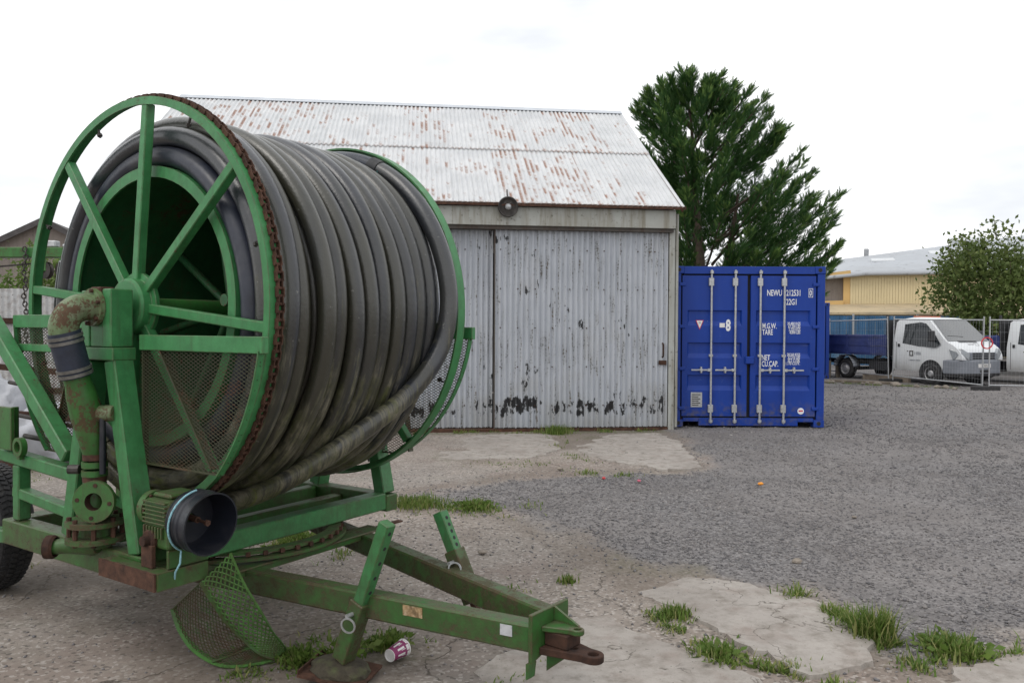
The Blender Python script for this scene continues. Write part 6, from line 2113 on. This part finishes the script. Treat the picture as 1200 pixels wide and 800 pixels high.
# ------------------------------------------------------------------ kerb of rubble and planks at the fence line
M['plank'] = mat_simple('old_plank', (0.20, 0.165, 0.13), 0.85, 0, 0.3, 5, 0.4)
M['rubble'] = mat_simple('rubble_stone', (0.22, 0.19, 0.16), 0.9, 0, 0.4, 5, 0.6)
o = MB().beam((10.2, 25.5, -0.04), (11.7, 24.3, -0.035), 0.18, 0.09).build('plank', M['plank'], None, bevel=0.006)
tag(o, 'grey plank lying along the gravel edge below the fence', 'plank')
o = MB().beam((11.9, 26.9, 0.02), (12.6, 25.2, 0.02), 0.12, 0.22).build('plank', M['plank'], None, bevel=0.006)
tag(o, 'pale sleeper lying under the dropside bed', 'plank')
def rock(name, loc, s, mat, seed, label, cat, group=None):
    r_ = random.Random(seed)
    bm = bmesh.new()
    bmesh.ops.create_icosphere(bm, subdivisions=2, radius=1)
    ax_ = Vector((r_.uniform(.8, 1.3), r_.uniform(.6, 1), r_.uniform(.45, .7)))
    for v in bm.verts:
        j_ = 1 + 0.28 * (float(fbm(np.array([v.co.x * 1.7 + seed]), np.array([v.co.y * 1.7 + v.co.z]), seed)[0]) - 0.5) * 2
        v.co = Vector((v.co.x * ax_.x, v.co.y * ax_.y, v.co.z * ax_.z)) * s * j_
    me = bpy.data.meshes.new(name)
    bm.to_mesh(me)
    bm.free()
    me.materials.append(mat)
    o = bpy.data.objects.new(name, me)
    o.location = loc
    o.rotation_euler = (0, 0, r_.uniform(0, 6))
    col.objects.link(o)
    return tag(o, label, cat, group)
for k in range(12):
    t = k / 11
    rock('rubble_stone', (10.0 + 2.6 * t + rng.uniform(-.2, .2), 25.2 - 2.6 * t + rng.uniform(-.3, .3), -0.04), rng.uniform(0.07, 0.16), M['rubble'], 40 + k,
         'rubble stone in the loose row along the fence line', 'stone', 'rubble stones at the fence line')
# pallet-like timbers beside the rear wheel
for k in range(3):
    o = MB().beam((10.85 + 0.33 * k, 28.1, -0.1), (10.85 + 0.33 * k, 28.1, 0.50), 0.16, 0.05, (0, 1, 0)).build('timber_stake', M['plank'], None)
    tag(o, 'upright weathered timber stake between the container and the truck wheel', 'stake', 'timber stakes')

# ------------------------------------------------------------------ small litter
M['orange'] = mat_simple('orange_plastic', (0.75, 0.28, 0.02), 0.5, 0, 0.1, 30, 0)
M['red_plastic'] = mat_simple('red_plastic', (0.45, 0.04, 0.04), 0.5, 0, 0.1, 30, 0)
M['pink_plastic'] = mat_simple('pink_plastic', (0.5, 0.10, 0.16), 0.5, 0, 0.1, 30, 0)
rock('litter_scrap', (2.53, 8.05, 0.035), 0.032, M['orange'], 3, 'small orange scrap of litter lying on the gravel', 'litter')
rock('litter_scrap', (0.97, 8.33, 0.03), 0.026, M['red_plastic'], 4, 'small red scrap of litter among weeds at the slab edge', 'litter')
rock('litter_scrap', (1.32, 8.2, 0.03), 0.022, M['pink_plastic'], 6, 'tiny pink scrap of litter on the gravel past the slab', 'litter')
stone_spots = [(1.03, 3.35), (0.62, 3.3), (1.95, 5.4), (2.9, 6.7), (-0.2, 5.6), (0.55, 8.95), (0.3, 9.3)]
for k, (x, y) in enumerate(stone_spots):
    rock('loose_stone', (x, y, 0.02), 0.022 + 0.01 * (k % 3), M['rubble'], 80 + k, 'single dark pebble lying loose on the yard', 'stone', 'loose pebbles')

# ------------------------------------------------------------------ weeds and grass
blade_t = [(0, 0.035, 0), (0, -0.035, 0), (0.55, 0.028, 0.06), (0.55, -0.028, 0.06), (1.0, 0.0, 0.2)]
blade_f4 = [(0, 1, 3, 2), (2, 3, 4, 4)]
def grass_mesh(name, P, H, lean, parent=None, wide=1.0, mat=None):
    n = len(P)
    a = nr.uniform(0, 6.28, n)
    ln = nr.uniform(0.1, 1.0, n) * lean
    d = np.stack([np.cos(a) * ln, np.sin(a) * ln, np.ones(n)], 1)
    d /= np.linalg.norm(d, axis=1)[:, None]
    s = np.stack([-np.sin(a), np.cos(a), np.zeros(n)], 1)
    o_ = np.stack([np.cos(a), np.sin(a), np.zeros(n)], 1)
    wd = (0.0035 + 0.0025 * nr.random(n))[:, None] * wide
    H = H[:, None]
    v = [P + s * wd, P - s * wd, P + d * H * 0.55 + s * wd * 0.8, P + d * H * 0.55 - s * wd * 0.8, P + d * H * 0.95 + o_ * H * 0.28 * ln[:, None]]
    V = np.stack(v, 1).reshape(-1, 3)
    b0 = np.arange(n) * 5
    F = np.concatenate([np.stack([b0, b0 + 1, b0 + 3], 1), np.stack([b0, b0 + 3, b0 + 2], 1), np.stack([b0 + 2, b0 + 3, b0 + 4], 1)])
    o = np_mesh(name, V, F, mat or M['grass'], parent)
    at = o.data.attributes.new('tone', 'FLOAT', 'POINT')
    at.data.foreach_set('value', np.repeat(nr.random(n), 5).astype(np.float32))
    return o
def line_pts(p, q, n, wd):
    t = nr.random(n)
    x = p[0] + (q[0] - p[0]) * t + nr.normal(size=n) * wd
    y = p[1] + (q[1] - p[1]) * t + nr.normal(size=n) * wd
    cl = fbm(x * 5, y * 5, 77) > 0.54 + 0.08 * nr.random(n)
    x, y = x[cl], y[cl]
    return np.stack([x, y, ground_z(x, y) - 0.004], 1)
GP, GH = [], []
for p, q, n, wd, h in (((-2.8, 11.85), (2.3, 12.42), 5200, 0.10, 0.085), ((0.62, 11.9), (0.78, 9.2), 900, 0.09, 0.08), ((0.8, 8.8), (1.3, 8.6), 500, 0.10, 0.07),
                       ((-1.2, 7.15), (0.1, 7.0), 2600, 0.17, 0.06), ((-1.9, 6.0), (-1.2, 5.7), 2600, 0.18, 0.075),
                       ((0.80, 4.45), (1.12, 3.72), 1300, 0.045, 0.06), ((1.12, 3.80), (1.62, 3.52), 1500, 0.05, 0.07), ((1.72, 4.75), (1.93, 3.95), 2600, 0.05, 0.10),
                       ((1.9, 3.75), (2.5, 3.98), 1500, 0.05, 0.08), ((-1.35, 3.7), (-0.75, 3.75), 1500, 0.08, 0.045), ((-1.0, 4.0), (-0.3, 4.15), 700, 0.08, 0.05),
                       ((-0.15, 4.75), (0.35, 5.1), 260, 0.12, 0.05), ((-0.4, 9.3), (1.0, 9.5), 500, 0.2, 0.05), ((9.5, 25.3), (13, 22.6), 2600, 0.2, 0.11),
                       ((-6, 8.3), (-4, 8.6), 2200, 0.25, 0.06), ((-3.3, 5.4), (-2.4, 5.6), 700, 0.12, 0.05), ((-0.2, 3.3), (0.25, 3.9), 160, 0.06, 0.04)):
    pts = line_pts(p, q, n, wd)
    GP.append(pts)
    GH.append(nr.uniform(0.2, 1.0, len(pts)) ** 1.4 * h)
go = grass_mesh('grass', np.concatenate(GP), np.concatenate(GH), 1.3)
tag(go, 'short weeds and grass growing in cracks of the yard', 'grass', kind='stuff')
# larger individual clumps
def clump(x, y, h, rad, n, label, leafy_=False):
    T = empty('weed_clump', (x, y, float(ground_z(np.array([x]), np.array([y]))[0]) - 0.004), label=label, cat='weed', group='weed clumps')
    p = nr.normal(size=(n, 2)) * rad * 0.45
    tag(grass_mesh('blades', np.stack([p[:, 0], p[:, 1], np.zeros(n)], 1), nr.uniform(0.45, 1.1, n) * h, 0.75, T), kind='stuff')
    if leafy_:
        m = n // 2
        P = np.stack([nr.normal(size=m) * rad * 0.5, nr.normal(size=m) * rad * 0.5, nr.uniform(0.01, h * 0.5, m)], 1)
        D = P * [1, 1, 0.4] + nr.normal(size=(m, 3)) * 0.05 + [0, 0, 0.03]
        tag(leafy('leaves', P, D, nr.uniform(0.03, 0.06, m), nr.random(m) * 0.7, M['grass'], T, leaf_t, leaf_f), kind='stuff')
    return T
clump(1.885, 4.10, 0.20, 0.09, 420, 'tall spiky grass tuft at the corner of the broken pale slab')
clump(2.20, 3.93, 0.10, 0.14, 420, 'low leafy weed clump where gravel meets the bottom slab', True)
clump(0.92, 4.42, 0.075, 0.10, 260, 'small round grass clump in the crack left of the pale slab')
clump(1.02, 3.85, 0.07, 0.12, 260, 'small weed clump in the crack between two pale slabs', True)
clump(-0.33, 7.03, 0.09, 0.15, 420, 'broad leafy weed on the thin gravel behind the drawbar', True)
clump(-0.85, 7.12, 0.10, 0.22, 700, 'wide spread of grass by the far end of the reel frame')
clump(0.68, 12.05, 0.16, 0.18, 600, 'long grass tuft growing by the sliding door sill')
clump(-1.02, 3.80, 0.07, 0.10, 260, 'creeping weed under the fallen mesh guard', True)
clump(0.36, 5.0, 0.06, 0.06, 120, 'tiny grass tuft alone on the bare concrete')
clump(-1.55, 5.85, 0.10, 0.20, 600, 'leafy weeds in the shade under the reel frame', True)
clump(-0.80, 3.77, 0.05, 0.10, 200, 'short moss and weed growing on the near jack foot plate', True).location.z += 0.055
clump(-0.62, 3.98, 0.08, 0.10, 240, 'weed sprouting beside the jack under the drawbar', True)
